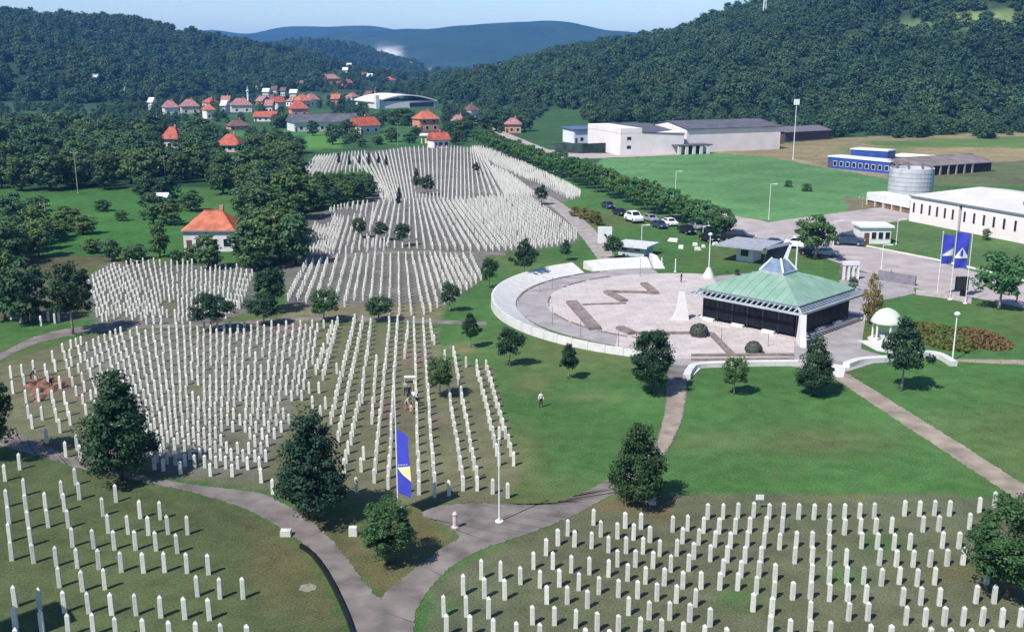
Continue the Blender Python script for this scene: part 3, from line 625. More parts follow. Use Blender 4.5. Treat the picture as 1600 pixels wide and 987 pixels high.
fan([((600,316),(545,240)),((612,315),(585,237)),((630,313),(615,235)),((650,312),(640,233)),((672,312),(668,231)),((700,311),(705,231)),((740,309),(735,233)),((790,308),(748,236)),((835,306),(760,245))], 'B', 1.25, 2.0, poly=[(580,316),(578,275),(540,250),(640,232),(700,231),(745,235),(770,262),(830,285),(852,308)], holes=[(660,300,14,8)], stagger=False, gaps=.01)
fan([((462,277),(490,247)),((520,272),(530,242)),((572,268),(570,238))], 'B', 1.5, 2.3, poly=[(462,278),(492,246),(575,238),(575,270)], gaps=.03)
fan([((765,255),(735,231)),((810,275),(760,231)),((850,290),(800,240)),((890,312),(840,262)),((908,308),(905,300))], 'B', 1.5, 2.3, poly=[(750,240),(735,230),(760,230),(830,262),(908,300),(905,312),(870,312),(800,278)], gaps=.03)
T(0,490,[(70,35),(130,55),(255,75),(300,45),(340,60),(365,50),(180,40),(600,20),(660,45)], 'B', h=1.4)
def stone_geo(h, w=.34, d=.28, tw=.95):
    a, b = w/2, d/2; c, e = a*tw, b*tw; z1 = h*.875
    v = [(-a,-b,-.1),(a,-b,-.1),(a,b,-.1),(-a,b,-.1),(-c,-e,z1),(c,-e,z1),(c,e,z1),(-c,e,z1),(0,0,h)]
    f = [(0,1,5,4),(1,2,6,5),(2,3,7,6),(3,0,4,7),(4,5,8),(5,6,8),(6,7,8),(7,4,8)]
    return v, f
def stone_mesh(h, w, d):
    v, f = stone_geo(h, w, d); b = MB().add(v, f)
    me = b.mesh('gravestone'); bm = bmesh.new(); bm.from_mesh(me); bmesh.ops.bevel(bm, geom=[e for e in bm.edges if e.calc_length() > .3*h], offset=.018, segments=1, affect='EDGES'); bm.to_mesh(me); bm.free()
    me.materials.append(STONE); return me
SM = [stone_mesh(1.42, .275, .24), stone_mesh(1.42, .29, .25), stone_mesh(1.42, .265, .23)]
def onscreen(s):
    u, v = PX(s[0], s[1], .7); return -6 < u < 1606 and v < 1000
stones = [s for s in stones if onscreen(s)]
# no two stones in the same grave
cell = {}; uniq = []
for s in stones:
    k = (int(s[0]//2), int(s[1]//2)); ok = True
    for i in (-1,0,1):
        for j in (-1,0,1):
            for t in cell.get((k[0]+i,k[1]+j), ()):
                if abs(t[0]-s[0]) < .42 and abs(t[1]-s[1]) < .75: ok = False
    if ok: cell.setdefault(k, []).append(s); uniq.append(s)
uniq.sort(key=lambda s: s[1])
NI = 300
GL = {'L':('white pillar gravestone in the grass plot left of the dark shadow strip','gravestones of the near plot left of the forking path'),
      'R':('white pillar gravestone in the near plot right of the forking path','gravestones of the near plot right of the forking path'),
      'C':('white pillar gravestone near the forking path, in the front of the large central plot','gravestones in front of the large central plot')}
pri = sorted(uniq, key=lambda s: (0 if s[3] in 'LR' else 1, s[1]))
for i, s in enumerate(pri[:NI]):
    o = link('gravestone', SM[i % 3], STONE); o.location = (s[0], s[1], 0); o.scale = (1,1,s[2]/1.42); 
    o.rotation_euler = (random.uniform(-.012,.012), random.uniform(-.015,.015), random.uniform(-.12,.12)+(.25 if s[3]=='L' else .05))
    pl_ = s[3] if s[3] in GL else 'C'; tag(o, GL[pl_][0], 'gravestone', GL[pl_][1])
b = MB()
for s in pri[NI:]:
    v, f = stone_geo(s[2]*.97, .25, .22); r = random.uniform(-.1,.1)
    b.add([(s[0]+x*cos(r)-y*sin(r), s[1]+x*sin(r)+y*cos(r), z) for x,y,z in v], f)
tag(b.build('gravestones', STONE), 'thousands of white pillar gravestones filling the plots up the valley', 'gravestones', kind='stuff')
print('STONES', len(uniq), len(pri[:NI]))
# low grave borders: pale kerb pieces beside the paths
for (x, y, w, d, h, lab) in [(1019,787,.55,.4,1.15,'broad white marker stone below the dark lawn tree beside the path'),(447,836,.75,.5,.5,'squat white block at the edge of the path left of the big tree'),(552,836,.6,.4,.75,'white marker stone on the grass island under the trees')]:
    p = G(x, y); e = stone_mesh(1.42, w, d); o = link('marker_stone', e, STONE); o.location = p; o.scale = (1,1,h/1.42); tag(o, lab, 'marker stone')
p = G(481,918); tag(MB().prism([(p.x+.55*cos(k*.52)*(1+.12*sin(k*3)), p.y+.5*sin(k*.52)*(1+.1*cos(k*2))) for k in range(12)], -.02, .03).build('stone_slab', mat('old_slab',(.22,.215,.16),.9,.25,3)), 'pale flat slab lying in the dry grass by the dark shadow strip', 'slab')
wall_line('path_shadow_strip', BLACK, [(470,855),(488,868),(508,895),(528,933),(545,973),(556,1010)], .2, .30, 'black curved strip standing in for the lawn wall shadow along the left edge of the path', 'kerb')  # black strip modelled in place of the shadow along the lawn's retaining edge

# ================================================================== TREES
def env(shape, t):
    if shape == 'cone': return np.where(t < .22, .55+.45*np.sin(np.clip(t/.22,0,1)*pi/2), (1-(t-.22)/.78*.94)**.72)
    if shape == 'oval': return np.sqrt(np.clip(1-((t-.42)/.6)**2, .02, 1))
    if shape == 'column': return np.where(t < .3, .7+.3*t/.3, (1-((t-.3)/.72))**.55)
    return np.sqrt(np.clip(1-((t-.46)/.56)**2, .02, 1))
def crown_mesh(seed, shape, nc, nl, leaf, m, W=6., z0=1.6, z1=10., core=.35, quad=True):
    r_ = np.random.default_rng(seed)
    t = r_.uniform(.02, .97, nc*3); keep = r_.uniform(0, 1, nc*3) < env(shape, t); t = t[keep][:nc]; nc = len(t)
    th = np.arange(nc)*2.39996+r_.uniform(-.5,.5,nc); rad = env(shape, t)*W/2*np.where(r_.uniform(0,1,nc) < core, r_.uniform(.15,.6,nc), r_.uniform(.68,.95,nc))
    rad *= 1+.16*np.sin(th*2+seed)+.12*np.sin(th*3+t*9+seed*2)
    cc = np.stack([rad*np.cos(th), rad*np.sin(th), z0+(z1-z0)*t], 1)
    cr = W*.125*r_.uniform(.5,1.5,nc)*(1.0 if nc > 60 else 1.35)
    cid = np.repeat(np.arange(nc), nl); n = len(cid)
    d = r_.normal(size=(n,3)); d /= np.linalg.norm(d,axis=1)[:,None]; rr = cr[cid]*r_.uniform(.3,1.1,n)**.6
    c = cc[cid]+d*rr[:,None]*np.array([1,1,.8]); c[:,2] = np.maximum(c[:,2], z0*.93)
    out = c-np.array([0,0,z0+(z1-z0)*.35]); out /= np.linalg.norm(out,axis=1)[:,None]+1e-6
    nrm = d*.55+out*.45+r_.normal(size=(n,3))*.42+np.array([0,0,.18]); nrm /= np.linalg.norm(nrm,axis=1)[:,None]
    a = np.cross(nrm, r_.normal(size=(n,3))); a /= np.linalg.norm(a,axis=1)[:,None]; b_ = np.cross(nrm, a)
    s = leaf*r_.uniform(.6,1.3,n)[:,None]
    V = np.stack([c-a*s*.5, c+b_*s*.34, c+a*s*.62, c-b_*s*.34], 1).reshape(-1,3)
    q = np.arange(n*4).reshape(-1,4)
    me = bpy.data.meshes.new('crown'); me.vertices.add(len(V)); me.vertices.foreach_set('co', V.ravel())
    me.loops.add(q.size); me.polygons.add(n); me.loops.foreach_set('vertex_index', q.ravel())
    me.polygons.foreach_set('loop_start', np.arange(0,q.size,4)); me.polygons.foreach_set('loop_total', np.full(n,4)); me.update(); me.validate()
    me.materials.append(m); return me
def trunk_mesh(seed, shape, W=6., z0=1.6, z1=10., r=.17, m=None):
    q = random.Random(seed); b = MB(); x = y = 0; pts = []; rd = []
    for i in range(6):
        t = i/5; pts.append((x, y, -.2+(z1*.9+.2)*t)); rd.append(r*(1.35 if i == 0 else 1)*(1-.88*t)); x += q.uniform(-.1,.1); y += q.uniform(-.1,.1)
    b.tube(pts, rd, 7)
    for k in range(8):
        t = .22+.6*k/8; a = k*2.4+q.uniform(-.3,.3); z = z0*.9+(z1-z0)*t*.75; L = W*.38*(1.05-t*.6); p0 = Vector((0,0,z)); p1 = p0+Vector((cos(a)*L*.5, sin(a)*L*.5, L*.35)); p2 = p0+Vector((cos(a)*L, sin(a)*L, L*.85))
        b.tube([p0,p1,p2], [r*.45*(1-t*.5), r*.28*(1-t*.5), r*.07], 5)
    me = b.mesh('trunk', True); me.materials.append(m or BARK); return me
PROTO = {}
def proto(key, shape, nc, nl, leaf, m, z0=1.6, seed=1, bark=None, r=.17, core=.35): PROTO[key] = (crown_mesh(seed, shape, nc, nl, leaf, m, z0=z0, core=core), trunk_mesh(seed, shape, z0=z0, r=r, m=bark))
proto('near_cone', 'cone', 125, 120, .27, LEAF, 1.1, 3); proto('near_cone2', 'cone', 120, 120, .27, LEAF, 1.5, 11)
proto('near_oval', 'oval', 130, 120, .27, LEAF, 2.1, 5); proto('near_round', 'round', 100, 120, .28, LEAF2, 1.9, 8)
proto('lawn_cone', 'cone', 75, 75, .37, LEAF, 3.5, 21, BARKL); proto('lawn_oval', 'oval', 75, 75, .37, LEAF, 3.3, 22, BARKL); proto('lawn_light', 'oval', 75, 75, .37, LEAF2, 3.2, 25, BARKL)
proto('street', 'round', 70, 55, .46, LEAF5, 3.2, 31, BARKL, .22); proto('street2', 'round', 70, 55, .46, LEAF5, 3.0, 36, BARKL, .22)
for i in range(4): proto('wood%d' % i, ('round','oval','round','cone')[i], 75, 38, .58, LEAF4, 1.2, 41+i, None, .22)
for i in range(4): proto('far%d' % i, ('round','oval','cone','round')[i], 60, 17, .82, LEAF3, .8, 61+i, None, .25)
proto('yellow', 'column', 60, 50, .42, LEAFY, .3, 71)
proto('bush', 'round', 60, 40, .55, LEAF3, .2, 75); proto('bush2', 'round', 60, 40, .55, LEAFY, .2, 76)
def tree(kind, p, h, w, label, group=None, name='tree', cat='tree', rz=None):
    e = empty(name, (p[0], p[1], p[2] if len(p) > 2 else 0), random.uniform(0, 6.28) if rz is None else rz); e.scale = (w/6., w/6., h/10.)
    cm, tm = PROTO[kind]; c = link('crown', cm, None, e); link('trunk', tm, None, e)
    tag(e, label, cat, group); return e
def tpx(kind, x, yb, yt, w, label, **k):
    p = G(x, yb); h = (top_z(p, yt))/1.0; return tree(kind, p, h*.98, w*depth(p)/F*.98, label, **k)
tpx('near_cone',190,748,577,122,'tall dark tree at the left, in front of the dense rows of graves')
tpx('near_cone2',490,812,638,122,'large dark tree standing on the grass island left of the flag')
tpx('near_round',606,880,777,86,'small bright green tree at the fork of the path')
tpx('near_round',1572,935,778,128,'round dark tree cut by the right frame edge in the near plot')
tpx('near_cone',995,785,658,94,'dark conical tree on the lawn where the path bends')
tpx('near_oval',1017,614,514,72,'dark oval tree in front of the curved white wall at the path')
tpx('lawn_light',1147,616,553,40,'thin young tree on the lawn before the straight white wall')
tpx('near_cone2',1272,617,523,64,'dense dark tree left of the diagonal path')
tpx('lawn_cone',1408,610,495,66,'dark lawn tree with pale trunk beside the winding white wall')
tpx('lawn_cone',888,592,536,34,'small slender tree on the lawn below the curved white wall')
tpx('lawn_oval',797,572,512,40,'small round tree at the outer side of the curved white wall')
tpx('lawn_cone',735,543,488,30,'thin sapling on the lawn beside the right edge of the central plot')
tpx('lawn_oval',703,487,440,28,'sapling at the corner of the middle plot nearest the curved wall')
tpx('lawn_oval',765,450,402,26,'small tree at the right edge of the middle plot')
tpx('lawn_cone',820,436,373,40,'dark tree standing just behind the top of the curved wall')
tpx('lawn_cone',884,407,374,19,'slim dark tree on the lawn below the big upper plot')
tpx('lawn_oval',957,404,368,30,'dark tree beside the small grey forecourt building')
tpx('lawn_light',688,620,554,44,'bright leafy tree growing among the right rows of the central plot')
tpx('lawn_light',592,502,460,42,'pale leafy tree on the path edge below the middle plot')
tpx('lawn_light',507,503,448,46,'loose leafy tree at the lower left corner of the middle plot')
tpx('lawn_oval',425,487,418,56,'taller of two dense trees between the two middle plots')
tpx('lawn_oval',412,508,460,48,'lower of two dense trees between the two middle plots')
tpx('lawn_oval',331,519,458,64,'dense round tree covering the corner of the upper left plot')
tpx('lawn_oval',114,522,412,74,'dark broad tree at the left end of the upper left plot')
tpx('wood1',44,505,402,70,'dark tree at the left edge behind the path bend')
tpx('wood0',8,500,388,60,'shaded tree cut by the left frame edge')
tpx('near_oval',-24,722,562,92,'dark tree at the left frame edge above the path, casting a broad shadow')
tpx('lawn_cone',651,303,262,12,'narrow dark tree inside the far plot, left one of two')
tpx('lawn_oval',667,305,273,24,'bushy dark tree inside the far plot, right one of two')
tpx('lawn_light',562,372,338,22,'small tree at the left edge of the big upper plot')
tpx('lawn_oval',595,376,346,24,'left of the two trees at the lower corner of the big upper plot')
tpx('lawn_oval',629,385,348,26,'right of the two trees at the lower corner of the big upper plot')
tpx('lawn_cone',624,330,292,9,'thin sapling among the far rows left of the dark pair')
tpx('lawn_oval',744,272,254,12,'small dark tree beside the far right strip of graves')
tpx('lawn_oval',846,320,289,20,'dark sapling on the gravel side path')
for i, x in enumerate((530,546,562,577,592,604)): tpx('lawn_cone', x, 262+i%2*4, 238+i%3*2, 6, 'thin dark sapling in the row across the far left graves', group='saplings across the far left graves')
tpx('street',1273,405,333,60,'round street tree with cars in its shade by the road')
tpx('street2',1560,484,393,66,'round street tree with thin trunk beside the flagpoles')
tpx('yellow',1361,505,424,30,'yellow green columnar conifer beside the domed fountain', name='conifer')
tpx('bush',1332,455,432,16,'small green shrub at the right corner of the pavilion', name='shrub', cat='shrub')
tpx('bush',1541,375,357,14,'dark round shrub against the long pale building', name='shrub', cat='shrub')
tpx('bush',1231,292,281,13,'left of two low dark bushes in the open field', name='shrub', cat='shrub')
tpx('bush',1260,299,287,16,'right of two low dark bushes in the open field', name='shrub', cat='shrub')
tpx('bush',1152,430,420,8,'tiny dark shrub behind the pavilion roof', name='shrub', cat='shrub')
for x, yb, yt, w in ((898,338,322,16),(912,342,324,18),(926,348,328,18),(934,352,330,15)): tpx('bush2',x,yb,yt,w,'yellowish shrub in the clump beside the gravel side path', group='yellowish shrubs by the gravel path', name='shrub', cat='shrub')
# rose bed
p = G(1525,540); bed = empty('rose_bed', p); tag(bed, 'low oval bed of reddish shrubs on the lawn by the white lamp post', 'flower bed')
LEAFR = leafmat('leaf_red', (.07,.11,.035), (.27,.085,.05)); LEAFO = leafmat('leaf_olive', (.05,.09,.025), (.15,.16,.05))
def low_bed(cx, cy, rx, ry, h, n, m, name):
    r_ = np.random.default_rng(int(cx)); d = MB()
    for k in range(n):
        a = r_.uniform(0,2*pi); q = sqrt(r_.uniform(0,1)); c = Vector((rx*q*cos(a), ry*q*sin(a), h*(1-q*q*.7)*r_.uniform(.5,1.05))); g = G(cx, cy)
        u = Vector(r_.normal(size=3)); u.z = abs(u.z)+.5; u.normalize(); t1 = u.orthogonal().normalized()*.24; t2 = u.cross(t1).normalized()*.2; c = c+g-p
        d.add([c-t1, c-t2, c+t1, c+t2], [(0,1,2,3)])
    return d.build(name, m, bed)
low_bed(1532,530,3.0,5.0,.5,2000,LEAFR,'red_foliage'); low_bed(1468,526,3.6,6.6,.55,2600,LEAFO,'olive_foliage')
for k, (x, yb, yt, w) in enumerate(((489,212,188,20),(543,214,186,26),(556,222,200,24),(530,216,196,14),(612,222,198,26),(604,190,172,34),(628,196,168,40),(650,215,196,18),(590,226,212,20),(640,224,208,22),(565,230,215,16),(312,224,196,44),(330,214,192,30),(432,200,178,22),(448,198,176,24),(722,214,186,36),(738,205,180,40),(712,226,204,20),(765,205,178,36),(820,205,176,30),(780,198,172,34),(705,212,190,26),(400,232,206,40),(430,235,208,44),(460,240,214,40),(290,242,214,40),(240,238,206,40),(316,242,220,30))):
    tpx(('wood0','wood1','wood2')[k % 3], x, yb, yt, w, 'leafy tree between the scattered red roofed houses', group='trees among the red roofed houses')
# street row
for i in range(34):
    t = i/33.; a = G(1128,374); b = G(748,229); q = a.lerp(b, t); q.x += random.uniform(-.5,.5); q.y += random.uniform(-.8,.8)
    tree('street' if i % 2 else 'street2', q, random.uniform(5.4,6.8)*(1+.15*t), random.uniform(4.7,5.9), 'round bushy tree in the long row lining the road', 'trees in the long row lining the road')
# left wood: single trees
HOUSE_KEEP = [(252,195,288,224),(336,205,376,230),(280,318,378,402),(395,168,435,200),(355,185,395,206),(455,180,600,214)]
wood = []
def scatter(poly, n, hmin, hmax, mind, lab, grp, kinds, keep=True):
    x0, x1 = min(p[0] for p in poly), max(p[0] for p in poly); y0, y1 = min(p[1] for p in poly), max(p[1] for p in poly); tries = 0; k = 0
    W = [G(*p).to_2d() for p in poly]; wx0, wx1 = min(p.x for p in W), max(p.x for p in W); wy0, wy1 = min(p.y for p in W), max(p.y for p in W)
    while k < n and tries < n*80:
        tries += 1
        q = Vector((random.uniform(wx0,wx1), random.uniform(wy0,wy1)))
        if not inpoly(np.array([q.x]), np.array([q.y]), [(a.x,a.y) for a in W])[0]: continue
        if any((q-o).length < mind*.5*(1+m_) for o, m_ in wood): continue
        h = random.uniform(hmin,hmax); u, v = PX(q.x,q.y,0.); vt = PX(q.x,q.y,h)[1]; hw = h*.38*F/depth((q.x,q.y,0))
        if any(a < u+hw*.6 and u-hw*.6 < c and v > b_ and vt < d for a,b_,c,d in HOUSE_KEEP): continue
        wood.append((q, 1.0)); k += 1
        tree(random.choice(kinds), (q.x,q.y,hz(q.x,q.y)), h, h*random.uniform(.68,.95), lab, grp)
WK = ['wood0','wood1','wood2','wood0','wood3']
scatter([(375,425),(468,416),(478,330),(470,255),(440,240),(385,252),(378,320)], 42, 7.5, 11, 4.2, 'broadleaf tree in the dense grove between the red roofed house and the graves', 'trees of the grove by the graves', WK)
scatter([(470,332),(550,322),(578,312),(578,296),(520,300),(475,308)], 18, 4.2, 6.0, 4.0, 'tree in the belt crossing the far left graves', 'trees in the belt across the far graves', WK)
scatter([(-60,300),(250,296),(285,310),(380,300),(375,250),(240,240),(-60,262)], 78, 6, 10.5, 4.6, 'broadleaf tree in the wood above the left meadow', 'trees of the wood above the left meadow', WK)
scatter([(-60,255),(240,238),(330,250),(440,240),(440,222),(200,214),(-60,222)], 60, 8, 12, 6.5, 'tree of the far part of the left wood near the small houses', 'trees in the far part of the left wood', ['wood0','wood1','wood2','far0'])
scatter([(-40,425),(60,412),(90,395),(70,375),(-40,380)], 9, 5, 8, 4.5, 'tree in the thicket at the left frame edge below the meadow', 'trees of the thicket below the meadow', WK)
for x, yb, yt, w in ((105,360,322,52),(130,366,335,40),(90,372,345,40),(175,408,372,30),(215,405,380,34),(250,402,345,30),(240,350,300,40),(268,352,310,34),(300,410,385,30),(232,315,272,42),(262,318,275,40),(20,345,300,50),(200,412,388,22),(275,412,390,20),(160,330,312,26),(40,385,352,50),(145,395,372,34),(60,330,306,34),(190,345,328,20),(300,330,296,36)):
    tpx(random.choice(['wood0','wood1','wood2']), x, yb, yt, w, 'scattered tree or tall shrub on the meadow around the red roofed house', group='trees scattered on the meadow by the house')
tpx('wood2',326,420,364,46,'dark leafy tree hiding the middle of the red roofed house')
# forests too far to count: points carrying tree crowns
far_src = []
for i in range(4):
    q = G((300,520,760,180)[i], (228,226,205,230)[i]); t = tree('far%d' % i, (q.x,q.y,hz(q.x,q.y)), 8.5, 6.5, ('tree beside the two small red roofed houses left of centre','tree just above the far left graves beside the bright grass','tree at the upper end of the road row','tree at the far edge of the left wood')[i], 'trees at the edge of the far valley wood'); far_src.append(t.children[0])
def forest(name, pts, label, smin=.75, smax=1.35):
    n = len(pts); me = bpy.data.meshes.new(name); me.from_pydata([tuple(p) for p in pts], [], [])
    sx = rng.uniform(smin, smax, n); a = me.attributes.new('tscale','FLOAT_VECTOR','POINT'); sc = np.stack([sx*1.2, sx*1.2, sx*rng.uniform(.75,1.1,n)],1); a.data.foreach_set('vector', sc.ravel())
    a = me.attributes.new('trot','FLOAT_VECTOR','POINT'); a.data.foreach_set('vector', np.stack([np.zeros(n),np.zeros(n),rng.uniform(0,6.28,n)],1).ravel())
    a = me.attributes.new('tidx','INT','POINT'); a.data.foreach_set('value', rng.integers(0,4,n).astype(np.int32))
    o = link(name, me, None); ng = bpy.data.node_groups.new(name,'GeometryNodeTree'); ng.interface.new_socket('Geometry',in_out='INPUT',socket_type='NodeSocketGeometry'); ng.interface.new_socket('Geometry',in_out='OUTPUT',socket_type='NodeSocketGeometry')
    N = ng.nodes.new; gi = N('NodeGroupInput'); go = N('NodeGroupOutput'); ip = N('GeometryNodeInstanceOnPoints'); jg = N('GeometryNodeJoinGeometry')
    for s_ in far_src[::-1]:
        oi = N('GeometryNodeObjectInfo'); oi.inputs['Object'].default_value = s_; oi.inputs['As Instance'].default_value = True; oi.transform_space = 'ORIGINAL'; ng.links.new(oi.outputs['Geometry'], jg.inputs[0])
    ip.inputs['Pick Instance'].default_value = True
    for nm, typ, sock in (('tscale','FLOAT_VECTOR','Scale'),('trot','FLOAT_VECTOR','Rotation'),('tidx','INT','Instance Index')):
        na = N('GeometryNodeInputNamedAttribute'); na.data_type = typ; na.inputs['Name'].default_value = nm; ng.links.new(na.outputs['Attribute'], ip.inputs[sock])
    ng.links.new(gi.outputs[0], ip.inputs['Points']); ng.links.new(jg.outputs[0], ip.inputs['Instance']); ng.links.new(ip.outputs[0], go.inputs[0])
    md = o.modifiers.new('trees','NODES'); md.node_group = ng
    return tag(o, label, 'forest', kind='stuff')
VILLAGE = [(322,168,11),(352,168,12),(330,186,13),(405,166,10),(424,164,11),(440,172,12),(452,166,10),(524,164,12),(556,162,11),(572,156,9),(590,150,9),(548,148,8),(604,142,8),(420,176,11),(742,186,12)]
TINY = [(x, y, w*.7) for x, y, w in VILLAGE]+[(137,166,7),(150,162,7),(199,164,6),(235,172,6),(349,178,7),(405,152,7),(415,153,9),(428,152,8),(442,152,7),(458,155,10),(540,142,7),(570,142,8),(578,143,7),(546,136,6),(640,120,8),(652,124,10),(666,122,7),(672,119,6),(633,126,12),(648,128,9),(684,128,8),(513,148,36),(480,150,20),(635,168,90)]
def clear_of_tiny(u, v):
    m = np.ones(u.shape, bool)
    for x, y, w in TINY: m &= ~((np.abs(u-x) < w*.75+1)&(v > y-1)&(v < y+7))
    return m
BARE = [(522,116,22,4),(1540,30,78,11),(1420,42,62,6),(1250,95,18,5),(1330,60,20,5),(1180,130,16,4),(140,115,16,6),(290,55,25,4),(375,70,22,3),(90,92,5,9),(104,104,10,3),(192,76,7,3),(1090,111,12,6),(1365,235,80,6)]
def grow(xr, yr, spacing, cond, smin=.75, smax=1.35):
    n = int((xr[1]-xr[0])*(yr[1]-yr[0])/spacing**2); x = rng.uniform(*xr, n); y = rng.uniform(*yr, n); z = hill(x, y); u, v = PX(x, y, z)
    m = cond(x, y, z, u, v)&(u > -120)&(u < 1720)
    for bx, by, rx, ry in BARE: m &= ~((((u-bx)/rx)**2+((v-by)/ry)**2 < 1)&(y > 350))
    x, y, z = x[m], y[m], z[m]; return np.stack([x, y, z-.4], 1)
forest('hillside_forest', grow((-200,760),(420,1900),6.4, lambda x,y,z,u,v: (z > 2.5)&(u > 690)), 'dense broadleaf forest covering the steep hillside on the right', .55, 1.35)
forest('hillside_forest', grow((-1000,-90),(620,1900),7.6, lambda x,y,z,u,v: (z > 3)&(u < 500)), 'dark forest covering the long hill at the upper left', .6, 1.35)
forest('hillside_forest', grow((-800,-120),(1650,2500),10.5, lambda x,y,z,u,v: (z > 4)&(u > 250)&(u < 660)), 'blue dark forest on the rounded hill at the head of the valley', .9, 1.6)
def valley(x, y, z, u, v):
    ct = clear_of_tiny(u, v)
    m = (z <= 3)&(v < 226)&(v > 118)&(u < 860)&(y > 380)
    m &= ~inpoly(u, v, [(310,203),(400,201),(462,203),(462,213),(310,215)]); m &= ~inpoly(u, v, [(472,203),(532,202),(536,232),(465,235)]); m &= ~inpoly(u, v, [(600,196),(655,198),(662,226),(598,226)])
    m &= ~((u > 800-2*(v-211))&(v > 180)&(u > 745))
    # clearings where houses stand
    for hx, hy, rx, ry in VH: m &= ~((np.abs(u-hx) < rx*1.05)&(v > hy-2)&(v < hy+ry+9))
    return m&ct&(smooth_noise(x, y, 30, 3)+rng.uniform(-.25,.25,len(x)) > .22)
VH = [(268,222,26,16),(355,228,26,14),(413,185,24,14),(376,198,22,10),(575,202,26,12),(510,198,60,12),(670,196,24,14),(690,222,20,12),(637,165,55,12),(285,174,32,6),(378,172,26,6),(480,172,36,6),(500,142,40,5),(802,205,16,8)]
forest('valley_trees', grow((-420,60),(380,1500),8.5, valley), 'mixed trees filling the valley between the small houses', .32, .66)
forest('valley_trees', grow((-900,120),(1450,3300),17, lambda x,y,z,u,v: (z <= 5)&(u > 180)&(u < 830)&(rng.uniform(0,1,len(x)) < .75)), 'distant trees on the valley floor below the blue hills', .9, 1.7)
forest('valley_trees', grow((-420,20),(820,2050),9.5, lambda x,y,z,u,v: (u > 420)&(u < 735)&clear_of_tiny(u, v)&((z > 3)|(y > 1450))&(smooth_noise(x, y, 35, 6) > .25)), 'trees dotting the low slopes at the head of the valley', .45, .95)
forest('valley_trees', grow((40,330),(430,760),7.5, lambda x,y,z,u,v: (z <= 3)&(v < 205)&(u > 690)&(u < 1310)&(v < 214-.02*(u-700))&~((u > 905)&(u < 1230)&(v > 196))&~((u > 745)&(u < 870)&(v > 190))), 'trees at the foot of the hill behind the factory', .55, 1.0)
def foot(x, y, z, u, v): return (z <= 5)&(u > 1290)&(v < 214+3*np.sin(u*.05))&(v > 150)
forest('valley_trees', grow((120,420),(400,640),6.5, foot), 'bushy trees at the foot of the hillside on the right', .5, .95)

# ================================================================== BUILDINGS
def frame(p0, p1):
    a, b = G(*p0), G(*p1); d = (b-a); rz = atan2(d.y, d.x); return a, d.length, rz
def windows(e, L, h, z0, wn, ww, wh, y=0, sub=True, m=GLASS, u0=0.):
    for i in range(wn):
        u = u0+(L-u0)*(i+.5)/wn
        f = MB().box(u-ww/2-.12,u+ww/2+.12,y-.05,y+.02,z0-.12,z0+wh+.12).build('window', WHITE, e)
        MB().box(u-ww/2,u+ww/2,y-.075,y-.04,z0,z0+wh).build('pane', m, f)
def house(label, p0, p1, dep, h, rh, wallm, roofm, kind='hip', name='house', cat='house', wn=2, over=.6, chimney=True, group=None, door=True, turn=0, L=None, storeys=1):
    a, L0, rz = frame(p0, p1); L = L or L0; a = Vector((a.x, a.y, hz(a.x,a.y))); e = empty(name, a, rz+turn); tag(e, label, cat, group)
    MB().box(0,L,0,dep,-.3 if a.z < 1 else -3,h).build('wall', wallm, e)
    x0, x1, y0, y1 = -over, L+over, -over, dep+over
    b = MB(); zb = h-.05
    if kind == 'hip':
        k = min(L, dep)/2*.8; r0 = (x0+k+over*.3, (y0+y1)/2, h+rh); r1 = (x1-k-over*.3, (y0+y1)/2, h+rh)
        b.add([(x0,y0,zb),(x1,y0,zb),(x1,y1,zb),(x0,y1,zb),r0,r1], [(0,1,5,4),(1,2,5),(2,3,4,5),(3,0,4),(3,2,1,0)])
    elif kind == 'gable':
        b.add([(x0,y0,zb),(x1,y0,zb),(x1,y1,zb),(x0,y1,zb),(x0,dep/2,h+rh),(x1,dep/2,h+rh)], [(0,1,5,4),(2,3,4,5),(1,2,5),(3,0,4),(3,2,1,0)])
    elif kind == 'mono':
        b.hexa([(x0,y0,zb),(x1,y0,zb),(x1,y1,zb+rh),(x0,y1,zb+rh)], [(x0,y0,zb+.35),(x1,y0,zb+.35),(x1,y1,zb+rh+.35),(x0,y1,zb+rh+.35)])
    else: b.box(x0,x1,y0,y1,zb,zb+.35)
    r = b.build('roof', roofm, e)
    if kind == 'hip' or kind == 'gable':
        ends = (r0, r1) if kind == 'hip' else ((x0,dep/2,h+rh),(x1,dep/2,h+rh))
        MB().beam(ends[0], ends[1], .3, .18).build('ridge', roofm, r)
        MB().box(x0,x1,y0-.06,y0+.04,zb-.16,zb+.06).build('gutter', METALG, r)
    if chimney: MB().box(L*.62,L*.62+.6,dep*.55,dep*.55+.6,h+rh*.4,h+rh+.8).build('chimney', SALMON if roofm is not ROOFDARK else METALG, r)
    for s in range(storeys):
        z0 = .9+s*2.7
        if wn: windows(e, L, h, z0, wn, min(1.3, L/wn*.45), min(1.3, h*.4), u0=1.6 if (door and s == 0) else 0)
    if door and L > 3:
        d = MB().box(.5,1.4,-.06,.02,0,2.0).build('door', mat('door_brown',(.14,.07,.04),.6), e); MB().box(1.25,1.32,-.12,-.06,.95,1.1).build('handle', METALG, d)
    return e
house('white house with red orange hipped roof beside the grove', (288,393), (367,393), 7.5, 3.7, 2.9, PLASTER, ROOFORANGE, 'hip', wn=3, over=.35)
house('cream house with a steep red roof among the trees left of centre', (254,233), (279,233), 7, 3.8, 4.2, CREAM, ROOFRED, 'hip', wn=2)
house('brown roofed annex behind the steep red roofed house', (272,226), (288,225), 7, 3.0, 3.0, CREAM, ROOFBROWN, 'gable', wn=1, chimney=False)
house('low house with a broad bright red roof at the edge of the green strip', (338,238), (374,238), 9, 2.6, 3.6, CREAM, ROOFRED, 'hip', wn=3)
